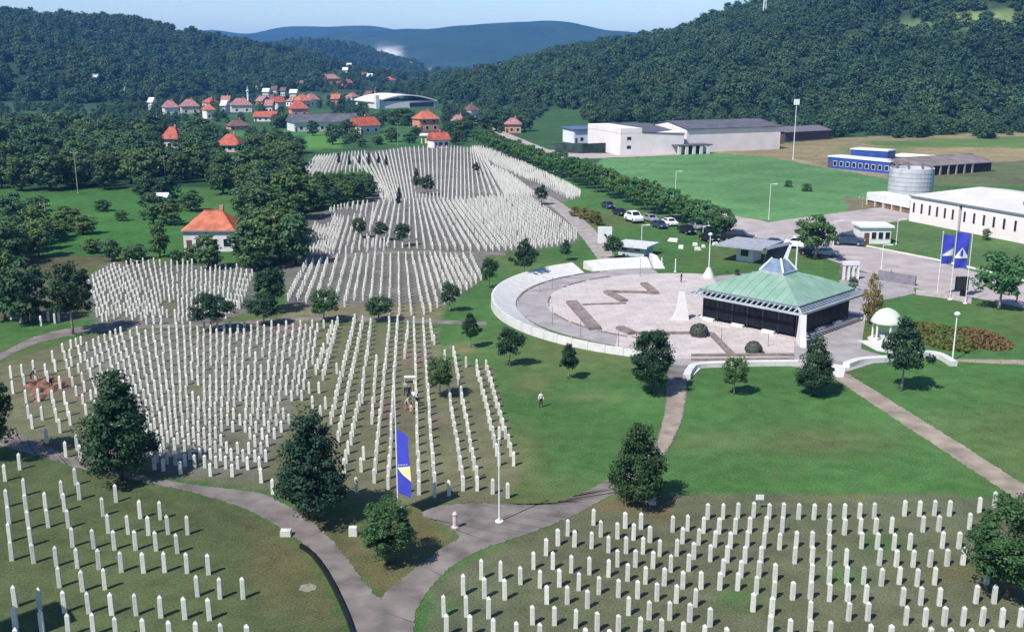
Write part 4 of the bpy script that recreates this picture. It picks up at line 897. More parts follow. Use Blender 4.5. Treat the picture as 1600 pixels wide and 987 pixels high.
house('house with wide red roof and pale front beside a pole', (397,190), (430,190), 9, 2.6, 2.6, PLASTER, ROOFRED, 'gable', wn=3)
house('low house with dull brown roof above the green strip', (361,203), (390,202), 8, 1.8, 2.6, SALMON, ROOFBROWN, 'hip', wn=2)
house('long white hall with dark gabled roof beyond the grove', (460,206), (562,203), 14, 4.2, 3.4, PLASTER, ROOFDARK, 'gable', 'hall', 'hall', wn=9, chimney=False)
house('white house with red gabled roof beside the long hall', (564,210), (594,208), 9, 3.6, 3.8, PLASTER, ROOFRED, 'gable', wn=2)
house('two storey salmon house with red roof above the far graves', (656,205), (686,204), 9, 5.5, 3.6, SALMON, ROOFORANGE, 'hip', wn=2, storeys=2)
house('small pink house with red roof at the top edge of the far graves', (678,232), (702,231), 6, 3.2, 2.6, PLASTERP, ROOFRED, 'gable', wn=2)
house('small pale green shed beside the pink house', (658,224), (675,224), 4, 3.0, .3, mat('pale_green',(.50,.68,.38),.8), METALW, 'mono', 'shed', 'shed', wn=1, chimney=False)
house('half hidden house with reddish roof among trees right of the salmon house', (705,198), (726,198), 8, 3, 2.6, SALMON, ROOFPINK, 'hip', wn=2)
house('orange walled house in the trees at the head of the road', (789,208), (814,208), 8, 4, 2.6, mat('plaster_orange',(.5,.27,.15),.85), ROOFPINK, 'hip', wn=2)
for i, (x0, x1, y, rm, wm, lab) in enumerate([(258,280,180,ROOFPINK,PLASTER,'left of two pink roofed houses far left in the valley'),(284,312,178,ROOFPINK,CREAM,'right of two pink roofed houses far left in the valley'),(362,394,176,ROOFPINK,PLASTER,'far pink roofed house with white gable below the minaret'),
   (456,482,182,ROOFRED,SALMON,'far red house directly above the left end of the long hall'),(469,486,168,ROOFORANGE,CREAM,'small far house with salmon front above the red house'),(484,500,166,ROOFPINK,PLASTER,'small far white house beside the salmon fronted one'),(494,532,148,ROOFPINK,SALMON,'widest far purple pink roofed house below the rounded hill'),(470,490,150,ROOFPINK,CREAM,'far pink roofed house left of the widest one')]):
    house(lab, (x0,y), (x1,y-.5), 10, 4.5, 4.2, wm, rm, 'hip', wn=2, door=False)
for x, y, w in ((137,166,7),(150,162,7),(199,164,6),(235,172,6),(349,178,7),(405,152,7),(415,153,9),(428,152,8),(442,152,7),(458,155,10),(540,142,7),(570,142,8),(578,143,7),(546,136,6),(640,120,8),(652,124,10),(666,122,7),(672,119,6),(633,126,12),(648,128,9),(684,128,8)):
    house('tiny pale house far up the valley', (x-w/2,y), (x+w/2,y), 9, 5, 3, PLASTER, random.choice([ROOFPINK,METALW,METALW,ROOFBROWN]), 'gable', wn=2, chimney=False, door=False, group='tiny pale houses far up the valley')
for k, (x, y, w) in enumerate(VILLAGE):
    house('small red or pink roofed house in the far village', (x-w/2,y), (x+w/2,y-(k%3-1)*.4), 8, 3.6+(k%3)*.7, 3.0+(k%2)*.6, (PLASTER,CREAM,PLASTERP,SALMON)[k%4], (ROOFRED,ROOFPINK,ROOFORANGE,ROOFPINK,ROOFBROWN)[k%5], ('hip','gable')[k%2], wn=2, door=False, group='red roofed houses of the far village')
# minaret
def minaret(x, y, yt, lab):
    p = G(x, y); h = top_z(p, yt); e = empty('minaret', p); tag(e, lab, 'minaret'); r = .9
    MB().lathe([(r,-.3),(r,h*.62),(r*1.7,h*.66),(r*1.7,h*.70)], 12).build('shaft', WHITE, e); MB().lathe([(r*.8,h*.70),(r*.8,h*.82)], 12).build('gallery', WHITE, e); MB().lathe([(r*1.0,h*.82),(r*.5,h*.92),(.05,h)], 12).build('spire', METALG, e)
minaret(388,160,134,'slender white minaret far left in the valley'); minaret(237,176,159,'short white tower among the trees far left')
# vaulted hall
a, L, rz = frame((590,170),(680,168)); e = empty('vaulted_hall', a, rz); tag(e, 'large white hall with a shallow vaulted roof in the valley', 'hall'); D_ = 45; hh = 6
MB().box(0,L,0,D_,-.3,hh*.8).build('wall', PLASTER, e)
MB().box(L*.55,L*.97,-.3,-.02,.8,hh*.62).build('opening', DARK, e)
v = []; n = 14
for i in range(n+1):
    t = i/n; z = hh*.8+ (hh*.95)*(1-(2*t-1)**2)*.75
    v += [(-1+(L+2)*t, -1, z), (-1+(L+2)*t, D_+1, z), (-1+(L+2)*t, -1, z-.8), (-1+(L+2)*t, D_+1, z-.8)]
f = []
for i in range(n):
    q = 4*i; f += [(q,q+4,q+5,q+1),(q+2,q+3,q+7,q+6),(q,q+2,q+6,q+4),(q+1,q+5,q+7,q+3)]
f += [(0,1,3,2),(4*n,4*n+2,4*n+3,4*n+1)]
MB().add(v, f).build('roof', mat('hall_roof',(.70,.64,.66),.6,.06,.05), e)
MB().box(-1.5,1.0,-1.5,2,-.3,hh*1.5).build('corner_tower', PLASTER, e)
# white factory
f1 = house('white factory block with dark sloping roof behind the field', (969,243), (1068,240), 30, 7.6, .6, PLASTERP, ROOFDARK, 'flat', 'factory', 'factory', wn=0, chimney=False, door=False, over=.05)
bpy.data.objects.remove([c for c in f1.children if c.name.startswith('roof')][0])
Lf = frame((969,243),(1068,240))[1]
MB().box(0,Lf*.33,0,30,7.4,9.2).build('front_tower', PLASTERP, f1)
MB().hexa([(Lf*.33,.2,7.4),(Lf,.2,6.6),(Lf,30,8.6),(Lf*.33,30,9.0)],[(Lf*.33,-.3,7.9),(Lf+.3,-.3,6.95),(Lf+.3,30,9.0),(Lf*.33,30,9.4)]).build('roof', ROOFDARK, f1)
for zz, u in ((2.2,3.2),(5.2,3.2)):
    w_ = MB().box(u-.8,u+.8,-.06,.02,zz,zz+1.1).build('window', METALG, f1); MB().box(u-.65,u+.65,-.1,-.05,zz+.12,zz+.98).build('pane', GLASS, w_)
f2 = house('long white factory hall with dark roof right of the tower block', (1072,239), (1218,233), 26, 8.2, 0, PLASTERP, ROOFDARK, 'flat', 'factory', 'factory', wn=0, chimney=False, door=False, over=.05)
bpy.data.objects.remove([c for c in f2.children if c.name.startswith('roof')][0])
L2 = frame((1072,239),(1218,233))[1]
MB().add([(0,-.02,8.1),(L2,-.02,8.1),(L2,26,8.1),(0,26,8.1),(0,13,10.2),(L2,13,10.2)], [(0,1,5,4),(2,3,4,5),(1,2,5),(3,0,4)]).build('gable_cap', PLASTERP, f2)
MB().hexa([(-.3,-.6,8.25),(L2*1.0,-.6,8.25),(L2*1.0,13,10.4),(-.3,13,10.4)],[(-.3,-.6,8.5),(L2*1.0,-.6,8.5),(L2*1.0,13,10.65),(-.3,13,10.65)]).build('roof', ROOFDARK, f2)
MB().hexa([(-.3,13,10.4),(L2,13,10.4),(L2,26.6,8.25),(-.3,26.6,8.25)],[(-.3,13,10.65),(L2,13,10.65),(L2,26.6,8.5),(-.3,26.6,8.5)]).build('roof', ROOFDARK, f2)
MB().box(-7,7,-6,-.3,2.9,3.3).build('canopy', ROOFDARK, f2)
for u in (-6.5,-3.5,-.5,2.5,5.5): MB().box(u-.6,u+.6,-5.9,-5.5,-.2,2.95).build('canopy_pier', PLASTERP, f2)
MB().box(-6.8,6.8,-.6,-.35,0,2.9).build('dark_doorway', DARK, f2)
# small works left of the factory
house('blue and white workshop beside the white factory', (897,224), (952,222), 10, 5.2, .5, mat('blue_white',(.55,.58,.72),.6,.3,.25,col2=(.75,.75,.76)), mat('roof_blue',(.10,.12,.24),.6), 'mono', 'workshop', 'workshop', wn=4, chimney=False)
wall_line('boundary_fence', mat('dark_green_fence',(.03,.055,.045),.8,.3,.5), [(868,238),(910,240),(968,237)], .5, 3.4, 'dark green fence and hedge in front of the blue workshop', 'fence', smooth=False)
house('dark reddish shed at the right end of the factory', (1226,222), (1296,218), 14, 4.0, 1.6, mat('shed_dark',(.10,.055,.055),.85), mat('shed_roof',(.14,.13,.15),.8), 'gable', 'shed', 'shed', wn=0, chimney=False, door=False)
# blue container house
c1 = house('long blue and white container office at the edge of the field', (1293,262), (1390,272), 6, 3.4, .2, mat('container_blue',(.035,.075,.32),.5,.12,.4), METALW, 'flat', 'container_office', 'office', wn=9, chimney=False, over=.15)
c2 = house('smaller blue container office with white roof behind the long one', (1328,256), (1385,260), 6, 4.6, .2, MATS['container_blue'], METALW, 'flat', 'container_office', 'office', wn=3, chimney=False, over=.2, door=False)
# ruin shed and silo
house('low white canopy roof behind the ruined shed', (1395,256), (1475,262), 6, 2.4, .3, CREAM, mat('canopy_cream',(.72,.66,.56),.8), 'mono', 'shed', 'shed', wn=0, chimney=False, door=False)
ruin = house('ruined long shed with sagging grey brown roof behind the silo', (1432,276), (1548,268), 14, 2.9, 1.8, mat('ruin_wall',(.045,.035,.035),.9,.3,.4), mat('ruin_roof',(.20,.165,.165),.9,.2,.3), 'gable', 'shed', 'ruined shed', wn=0, chimney=False, door=False)
for i in range(7): MB().box(2+i*3.3,2.4+i*3.3,-.7,-.3,-.2,2.9).build('post', mat('ruin_wood',(.30,.25,.22),.9), ruin)
p = G(1421,308); si = empty('silo', p); tag(si, 'round grey blockwork silo beside the long pale building', 'silo'); rs = 33*depth(p)/F
MB().lathe([(rs,-.2),(rs,top_z(p,262)),(rs*.94,top_z(p,262)),(rs*.94,top_z(p,262)-.6)], 32).build('drum', mat('concrete_block',(.46,.46,.50),.9,.1,.5), si)
nb = 26; hb = top_z(p,262)
for k in range(1, 7): MB().lathe([(rs+.001,hb*k/7-.05),(rs+.05,hb*k/7-.05),(rs+.05,hb*k/7+.03),(rs+.001,hb*k/7+.03)], 32).build('hoop', mat('concrete_hoop',(.36,.36,.40),.9), si)
for k in range(9): 
    a = k*.7; MB().box(-.18,.18,-.18,.18,hb-.1,hb+random.uniform(.6,1.3)).build('parapet_post', TAUPE, si).location = (rs*.9*cos(a), rs*.9*sin(a), 0)
a_, L, rz = frame((1353,320),(1420,334)); lw = empty('low_annex', a_, rz); tag(lw, 'low white annex wall between the field and the silo', 'annex'); MB().box(0,L,0,5,1.2,2.9).build('wall', WHITE, lw); MB().box(0,L,.3,4.8,-.2,1.25).build('base', mat('annex_brown',(.19,.12,.09),.9,.2,.4), lw)
for i in range(5): MB().box(i*L/5,i*L/5+.25,-.06,.3,-.2,1.2).build('pier', CREAM, lw)
# long pale building at the right
a_, L, rz = frame((1420,345),(1660,393)); lb = empty('long_building', a_, rz); tag(lb, 'long pale single storey building with small tall windows and broad light roof', 'building')
hb = 5.0; Dp = 26
gapu = L*.362
MB().box(0,gapu-.35,0,Dp,-.3,hb).build('wall', PLASTERP, lb); MB().box(gapu+.35,L,0,Dp,-.3,hb).build('wall', PLASTERP, lb); MB().box(gapu-.36,gapu+.36,.5,Dp,-.3,hb).build('recess', TAUPE, lb)
MB().box(-.25,L,-.3,.12,hb,hb+.28).build('cornice', METALG, lb)
MB().add([(-.3,-.2,hb+.29),(L,-.2,hb+.29),(L,Dp+.3,hb+.29),(-.3,Dp+.3,hb+.29),(5,Dp/2,hb+2.0),(L,Dp/2,hb+2.0)], [(0,1,5,4),(1,2,5),(2,3,4,5),(3,0,4)]).build('roof', mat('roof_pale',(.56,.53,.54),.7,.08,.15), lb)
MB().box(L*.62,L*.66,Dp*.2,Dp*.3,hb+.9,hb+1.7).build('roof_hatch', TAUPE, lb)
us = [.03,.09,.15,.205,.262,.318,.40,.465,.53,.595,.66,.73,.80,.87,.94]
for u in us:
    q = u*L*.985; w_ = MB().box(q-.26,q+.26,-.05,.03,1.9,3.9).build('window', TAUPE, lb); MB().box(q-.2,q+.2,-.09,-.045,2.0,3.8).build('pane', GLASS, w_)
# kiosk and gate house
house('small white gate kiosk with flat roof beside the road', (1345,381), (1391,381), 4.5, 3.0, .2, WHITE, METALW, 'flat', 'kiosk', 'kiosk', wn=3, chimney=False, over=.4)
house('grey flat roofed entrance shelter behind the pavilion', (1150,407), (1176,410), 3.5, 2.6, .2, WHITE, mat('shelter_roof',(.30,.31,.36),.7), 'flat', 'entrance_shelter', 'shelter', wn=1, chimney=False, over=2.6, door=False)
house('small grey white forecourt building below the row of parked cars', (966,398), (1006,402), 4, 1.6, .2, mat('grey_white',(.50,.52,.54),.7), mat('roof_lightgrey',(.52,.54,.56),.7), 'flat', 'forecourt_building', 'building', wn=2, chimney=False, over=.8, door=False)
# sign stone with dark emblem
a_, L, rz = frame((934,380),(956,380)); sg = empty('sign_stone', a_, rz); tag(sg, 'white upright sign block with a dark emblem beside the gravel path', 'sign'); MB().box(0,L,0,.7,-.1,2.9).build('block', WHITE, sg); MB().prism([(L*.42,1.6),(L*.52,1.2),(L*.66,1.0),(L*.62,1.5),(L*.5,1.75)], 0, .05).build('emblem', BLACK, sg).rotation_euler = (pi/2,0,0)
# white arcade
a_, L, rz = frame((1317,437),(1341,437)); ar = empty('white_arcade', a_, rz); tag(ar, 'small white arcade gate with three dark openings by the road', 'gate')
for i in range(4): MB().box(i*L/3.3,i*L/3.3+.28,0,.5,-.1,2.2).build('pier', WHITE, ar)
MB().box(-.1,L+.05,-.08,.58,2.2,2.75).build('lintel', WHITE, ar)
for i in range(3):
    n = 8; v = []; x0, x1 = i*L/3.3+.28, (i+1)*L/3.3; pts = [(x0,2.2)]+[((x0+x1)/2-(x1-x0)/2*cos(pi*k/n), 1.75+.44*sin(pi*k/n)) for k in range(n+1)]+[(x1,2.2)]
    o = MB().prism(pts, 0, .3).build('arch', WHITE, ar); o.rotation_euler = (pi/2,0,0); o.location = (0,.4,0)
MB().box(.3,L-.3,2.6,2.8,-.1,2.0).build('back_panel', TAUPE, ar)
wall_line('gate_wall', mat('gate_grey',(.20,.19,.22),.8), [(1372,437),(1430,447)], .3, 1.5, 'grey low wall beside the gate apron along the road', 'wall', smooth=False)
wall_line('roadside_wall', mat('wall_greypink',(.42,.37,.37),.85), [(1431,460),(1480,466),(1518,474)], .3, .7, 'pale low wall behind the flagpoles at the lawn edge', 'wall', smooth=False)
a_ = G(1500,470); ib = empty('information_board', a_, 0); tag(ib, 'black information board on a dark post behind the flagpoles', 'board'); MB().box(-.9,.9,-.1,.1,1.5,3.4).build('panel', BLACK, ib); MB().box(-.1,.7,-.12,.12,-.1,1.5).build('post', BLACK, ib); MB().box(-.75,.75,-.13,-.1,1.65,3.25).build('face', mat('board_face',(.03,.03,.04),.4), ib)
# domed fountain
p = G(1383,531); df = empty('domed_fountain', p); tag(df, 'small pale domed fountain on white columns beside the yellow green conifer', 'fountain'); R_ = 23*depth(p)/F
MB().lathe([(R_*1.05,2.15),(R_*1.05,2.3),(R_*.98,2.6),(R_*.8,3.15),(R_*.5,3.6),(R_*.2,3.82),(.05,3.9)], 20).build('dome', mat('dome_pale',(.50,.57,.48),.6,.08,.8), df, smooth=True)
for k in range(6):
    a = k*pi/3+.5; MB().lathe([(.16,-.05),(.16,.2),(.12,.25),(.12,1.95),(.17,2.15)], 10, (R_*.86*cos(a), R_*.86*sin(a))).build('column', WHITE, df)
MB().lathe([(.6,0),(.75,.5),(.8,.75),(.6,.75)], 12).build('basin', WHITESTONE, df); MB().lathe([(R_*1.15,-.05),(R_*1.15,.1)], 20).build('base', WHITESTONE, df)
tag(MB().prism([tuple(q) for q in W2([(1340,532),(1385,532),(1395,552),(1370,548)])], -.03, .05).build('fountain_pavement', WHITESTONE), kind='structure')

# ================================================================== FLAGS AND POLES
def flag_wave(u, v, w, h): return .055*w*sin(u*4+v*1.1)*(.25+u)
def flagpole(label, x, yb, yt, flag=None, r=.055, name='flagpole'):
    p = G(x, yb); hp = top_z(p, yt); e = empty(name, p); tag(e, label, 'flagpole')
    MB().tube([(0,0,-.1),(0,0,hp*.5),(0,0,hp)], [r,r*.9,r*.7], 10).build('pole', METALW, e)
    MB().lathe([(.3,-.05),(.3,.1),(r*1.6,.14),(r*1.6,.3)], 12).build('base', METALW, e); MB().lathe([(r*.6,hp),(r*1.7,hp+.08),(r*1.5,hp+.18),(.01,hp+.24)], 10).build('finial', METALW, e)
    return p, hp
def banner(label, p, ztop, zbot, w, ang, stripe=(.42,.50,.62), inv=False, white=False):
    """vertical flag: blue, a pale triangle across the middle, a row of small stars along it"""
    h = ztop-zbot; e = empty('flag', (p.x,p.y,0), ang); tag(e, label, 'flag')
    nu, nv = 10, 24; v = []; f = []
    P = lambda u, t, off=0.: (.08+u*w, flag_wave(u,t*h,w,h)+off, ztop-t*h-.03*h*u*(1-t)*.6)
    for j in range(nv+1):
        for i in range(nu+1): v.append(P(i/nu, j/nv))
    for j in range(nv):
        for i in range(nu): q = j*(nu+1)+i; f.append((q,q+1,q+nu+2,q+nu+1))
    MB().add(v, f).build('field', BLUE, e, smooth=True)
    t0, t1, t2 = stripe
    for sgn in (-.012,.012):
        b = MB(); n = 8
        for i in range(n):
            ua, ub = i/n, (i+1)/n
            top = lambda u: t1+(t0-t1)*u; bot = lambda u: t1+(t2-t1)*u
            if inv: top = lambda u: t0+(t1-t0)*abs(u-.5)*2; bot = lambda u: t2
            b.add([P(ua,top(ua),sgn),P(ub,top(ub),sgn),P(ub,bot(ub),sgn),P(ua,bot(ua),sgn)], [(0,1,2,3)])
        b.build('triangle', FWHITE if white else YELLOW, e)
        if not inv:
            for i in range(6):
                u = .12+.14*i; t = t1+(t0-t1)*u-.035; b = MB(); c = P(u,t,sgn*1.3); pts = []
                for k in range(10):
                    rr = .075 if k % 2 == 0 else .03; a = k*pi/5; pts.append((c[0]+rr*sin(a), c[1], c[2]+rr*cos(a)))
                b.add(pts, [tuple(range(10))]).build('star', FWHITE, e)
    return e
p, hp = flagpole('white flagpole with a blue flag at the near edge of the central plot', 622, 795, 575)
banner('hanging blue flag with pale yellow triangle on the near flagpole', p, top_z(p,670), top_z(p,768), 1.6, radians(-50), (.47,.60,.73))
flagpole('bare white flagpole on the path beside the last rows of the central plot', 780, 815, 688)
MB()
for i, (x, yb, yt, lab) in enumerate([(1464,463,364,'leftmost of three white flagpoles at the lawn edge by the road'),(1484,468,360,'middle of three white flagpoles at the lawn edge by the road'),(1508,474,362,'rightmost of three white flagpoles at the lawn edge by the road')]):
    p, hp = flagpole(lab, x, yb, yt)
    if i < 2: banner('left of two blue white flags on the flagpoles by the road' if i == 0 else 'right of two blue white flags on the flagpoles by the road', p, hp-.25, top_z(p, 412 if i == 0 else 419), (1.55,1.8)[i], radians(2), ((.44,.72,.72),(.42,.66,.72))[i], inv=(i == 1), white=True)
# a third flag of the near group stands left of the frame; only its shadow falls into the picture
p = G(-92, 1004); e = empty('flagpole', p); tag(e, 'white flagpole out of view at the near left corner', 'flagpole'); MB().tube([(0,0,-.1),(0,0,8)], [.06,.045], 8).build('pole', METALW, e)
banner('blue flag out of view whose shadow falls on the near left graves', p, 7.9, 3.0, 3.1, radians(-40), (.47,.60,.73))
def post(name, label, x, yb, yt, m=METALW, r=.06, head=None, group=None, cat='post'):
    p = G(x, yb); h = top_z(p, yt); e = empty(name, p); tag(e, label, cat, group)
    MB().tube([(0,0,-.1),(0,0,h*.5),(0,0,h)], [r,r*.9,r*.75], 8).build('pole', m, e); MB().lathe([(r*2.2,-.05),(r*2.2,.12),(r*1.2,.16)], 10).build('base', m, e)
    if head == 'lamp': MB().lathe([(r*1.2,h-.02),(.28,h+.05),(.34,h+.22),(.2,h+.4),(.03,h+.46)], 12).build('lamp_head', WHITE, e)
    if head == 'flood': MB().box(-.9,.9,-.25,.25,h-.2,h+1.6).build('floodlight', WHITE, e)
    if head == 'arm':
        MB().beam((0,0,h),(.9,-.4,h+.15),.07).build('arm', m, e); MB().box(.7,1.3,-.62,-.3,h+.08,h+.2).build('lamp_head', m, e)
    if head == 'cross':
        MB().beam((-1.0,0,h-.4),(1.0,0,h-.4),.12).build('crossarm', m, e)
        for sx in (-.85,0,.85): MB().lathe([(.05,h-.34),(.08,h-.2),(.04,h-.1)], 8, (sx,0)).build('insulator', WHITE, e)
    return e
post('street_lamp','white lamp post with pale head beside the reddish shrub bed',1488,563,493,head='lamp',cat='lamp post',r=.08)
post('street_lamp','tall floodlight mast behind the right end of the factory',1239,249,163,head='flood',cat='lamp post',r=.13)
post('street_lamp','white lamp post at the road edge of the open field, right one',1201,343,288,head='arm',cat='lamp post')
post('street_lamp','white lamp post behind the row of street trees',1055,308,268,head='arm',cat='lamp post')
post('street_lamp','lamp post left of the small white gate kiosk',1302,384,345,head='arm',cat='lamp post')
post('street_lamp','lamp post right of the small white gate kiosk',1400,382,343,head='arm',cat='lamp post')
post('street_lamp','white lamp post on the lawn above the grey forecourt building',1002,392,352,head='arm',cat='lamp post')
post('street_lamp','lamp post on the road bank left of the flagpoles',1377,420,383,head='arm',cat='lamp post')
post('street_lamp','lamp post in front of the small grey forecourt roofs',1098,375,353,head='arm',cat='lamp post')
e = post('street_lamp','tall lamp on a white cone pedestal behind the plaza',1107,433,368,head='lamp',cat='lamp post',r=.08); MB().lathe([(.95,-.02),(.75,.5),(.35,1.3),(.3,1.5)], 14).build('pedestal', WHITESTONE, e)
post('marker_post','short white post on the lawn behind the wall end, left one',1034,413,402,r=.14); post('marker_post','thin white post on the lawn behind the wall end, right one',1055,425,404,r=.09)
for x, yb, yt, lab in ((843,455,441,'thin post on the curved wall, left of the notch'),(863,452,433,'thin post on the curved wall beside the notch'),(863,508,480,'thin post at the inner rim of the plaza walk'),(907,526,497,'thin post near the long bench wall on the plaza'),(966,547,507,'tall thin post left of the dark oval tree on the plaza'),(1040,552,520,'thin post right of the dark oval tree on the plaza'),(1127,531,512,'short thin post between the round planters'),(1200,541,516,'thin post before the pavilion front'),(1000,432,404,'thin post at the far end of the curved wall')):
    post('plaza_post', lab, x, yb, yt, m=METALG, r=.045)
post('utility_pole','wooden utility pole on the meadow by the upper wood',122,302,236,BARKL,.13,'cross',cat='utility pole'); post('utility_pole','leaning pale utility pole in front of the meadow shrubs',76,360,316,BARKL,.12,'cross',cat='utility pole').rotation_euler[1] = -.06
post('utility_pole','pale utility pole beside the trees near the small white shed',259,288,242,BARKL,.13,'cross',cat='utility pole'); post('utility_pole','pole at the right side of the wide red roofed house',427,208,176,METALG,.11,'cross',cat='utility pole')
post('utility_pole','pole standing behind the far graves',622,228,192,BARKL,.12,'cross',cat='utility pole'); post('utility_pole','utility pole above the dark annex at the field corner',1347,330,306,BARKL,.1,'cross',cat='utility pole')
house('tiny white shed under trees on the meadow', (246,325),(259,325),2.5,2.4,.8,WHITE,METALW,'gable','shed','shed',wn=1,chimney=False,door=False)
house('small white ruin alone high on the forested hillside', (1079,118),(1101,118),6,5.0,.6,WHITE,METALW,'flat','ruin','ruin',wn=2,chimney=False,door=False)
for x, y, d, h, lab in ((1192,60,820,20,'pale lattice power pylon on the hillside, middle one'),(1022,62,1090,12,'small pale power pylon near the ridge'),(1473,32,760,22,'pale power pylon high on the hillside at the right')):
    q = at_dist(x, y, d); z = hz(q.x, q.y); e = empty('power_pylon', (q.x,q.y,z+2)); tag(e, lab, 'pylon'); b = MB(); h = h+8
    for sx in (-1,1):
        for sy in (-1,1): b.beam((sx*1.5,sy*1.5,-3),(sx*.3,sy*.3,h),.38)
    for k in range(6):
        z0, z1 = h*k/6, h*(k+1)/6; w0, w1 = 1.5-1.2*k/6, 1.5-1.2*(k+1)/6
        b.beam((-w0,-w0,z0),(w1,-w1,z1),.18); b.beam((w0,-w0,z0),(-w1,-w1,z1),.18)
    b.build('tower', METALW, e)
    for k in (.74,.87): MB().beam((-2.6,0,h*k),(2.6,0,h*k),.3).build('crossarm', METALW, e)
# memorial plates on the lawn, signs
for i, (x, y, w, d) in enumerate(((1052,377,1.9,1.0),(1064,388,.9,.7),(1086,384,.9,.6),(1090,391,1.1,.7),(1099,387,.6,.5),(1118,383,1.2,.6))):
    q = G(x, y); b = MB(); b.hexa([(-w/2,-d/2,0),(w/2,-d/2,0),(w/2*.9,d/2,0),(-w/2,d/2*.9,0)],[(-w/2*.9,-d/2*.9,.3),(w/2*.9,-d/2*.8,.3),(w/2*.8,d/2*.9,.55),(-w/2*.9,d/2*.8,.55)]); o = b.build('lawn_stone', STONE); o.location = q; o.rotation_euler = (0,0,-.5+i*.2)
    tag(o, ('long','small','low','broad','tiny','right hand')[i]+' pale slab stone lying on the lawn behind the plaza', 'stone')
p = G(1186,795); e = empty('plot_sign', p); tag(e, 'small white sign board on a thin post at the back of the near right plot', 'sign'); MB().tube([(0,0,-.1),(0,0,.9)],[.035,.035],8).build('post', METALG, e); MB().box(-.3,.3,-.04,.0,.75,1.15).build('board', WHITE, e)
p = G(711,825); e = empty('stone_pedestal', p); tag(e, 'slim pinkish stone pedestal on the path between the two near flagpoles', 'pedestal'); MB().lathe([(.26,-.05),(.24,.15),(.16,.2),(.15,.95),(.2,1.1),(.1,1.25)], 10).build('shaft', mat('pink_stone',(.56,.45,.45),.8), e); MB().lathe([(.34,-.05),(.34,.08)], 10).build('base', TAUPE, e)
# fresh earth graves
def mound(x, y, L, w, lab):
    q = G(x, y); n = 7; v = []; f = []
    for i in range(n+1):
        for j in range(n+1):
            u, t = i/n*2-1, j/n*2-1; v.append((u*w/2+random.uniform(-.05,.05), t*L/2+random.uniform(-.06,.06), max(0,(1-u*u))*max(0,(1-t**4))*.42*random.uniform(.8,1.1)-.02))
    for i in range(n):
        for j in range(n): k = i*(n+1)+j; f.append((k,k+n+1,k+n+2,k+1))
    o = MB().add(v, f).build('earth_mound', EARTH, smooth=True); o.location = q; o.rotation_euler = (0,0,random.uniform(-.3,.3)); tag(o, lab, 'mound', 'mounds of fresh earth at the left graves')
for x, y in ((48,600),(58,612),(70,598),(80,610),(92,602),(62,622)): mound(x, y, 2.2, 1.1, 'mound of reddish fresh earth between the sparse left graves')

# ================================================================== CARS
def car_proto():
    L, W_ = 4.3, 1.75
    side = [(-2.1,.35),(-2.15,.62),(-2.05,.85),(-1.2,.95),(-.55,1.42),(.75,1.45),(1.55,1.02),(2.0,.92),(2.15,.62),(2.1,.35)]
    body = MB(); n = len(side)
    def sec(y, k): return [(x, y*(1-.16*max(0,(z-.9)/.55)), z) for x, z in side]
    l = sec(-W_/2, 0); r = sec(W_/2, 0); body.add(l+r, [tuple(range(n)), tuple(range(2*n-1, n-1, -1))]+[(i,i+n,(i+1)%n+n,(i+1)%n) for i in range(n)])
    glass = MB()
    for sgn in (-1,1):
        yy = sgn*(W_/2*.925+.012); glass.add([(-1.05,yy*1.03,.99),(-.5,yy*.95,1.36),(.68,yy*.95,1.38),(1.3,yy*1.03,1.03)], [(0,1,2,3)])
    for (x0,z0,x1,z1) in ((-1.16,.985,-.6,1.40),(1.5,1.055,.82,1.425)):
        s_ = -1 if x0 < 0 else 1; glass.add([(x0+s_*.02,-.7,z0+.01),(x0+s_*.02,.7,z0+.01),(x1+s_*.02,.62,z1+.01),(x1+s_*.02,-.62,z1+.01)], [(0,1,2,3)])
    wh = MB().tube([(0,-.1,0),(0,.1,0)], [.32,.32], 14); rim = MB().tube([(0,-.115,0),(0,.115,0)], [.19,.19], 10); hl = MB().box(-.03,.03,-.18,.18,-.07,.07)
    return body.mesh('body'), glass.mesh('windows'), wh.mesh('wheel'), rim.mesh('rim'), hl.mesh('headlight')
CB, CG, CW, CR, CH = car_proto(); CG.materials.append(GLASS); CW.materials.append(BLACK); CR.materials.append(METALG); CH.materials.append(FWHITE)
def car(label, x, y, ang, colm, s=(1,1,1)):
    q = G(x, y); e = empty('parked_car', (q.x,q.y,.03), ang); e.scale = s; tag(e, label, 'car', 'cars parked along the road')
    b = CB.copy(); b.materials.append(colm); link('body', b, None, e); link('windows', CG, None, e)
    for sx in (-1.32,1.32):
        for sy in (-.8,.8):
            w_ = link('wheel', CW, None, e, (sx,sy,.32)); link('rim', CR, None, w_)
    for sy in (-.6,.6): link('headlight', CH, None, e, (-2.12,sy,.68))
CPW = mat('car_white',(.75,.75,.76),.3,.02,1,spec=.6); CPB = mat('car_black',(.012,.012,.015),.25,.1,1,spec=.6); CPS = mat('car_silver',(.42,.43,.46),.3,.05,1,.4); CPD = mat('car_blue',(.03,.045,.09),.3,.1,1,spec=.6)
VAN = (1.18,1.15,1.55)
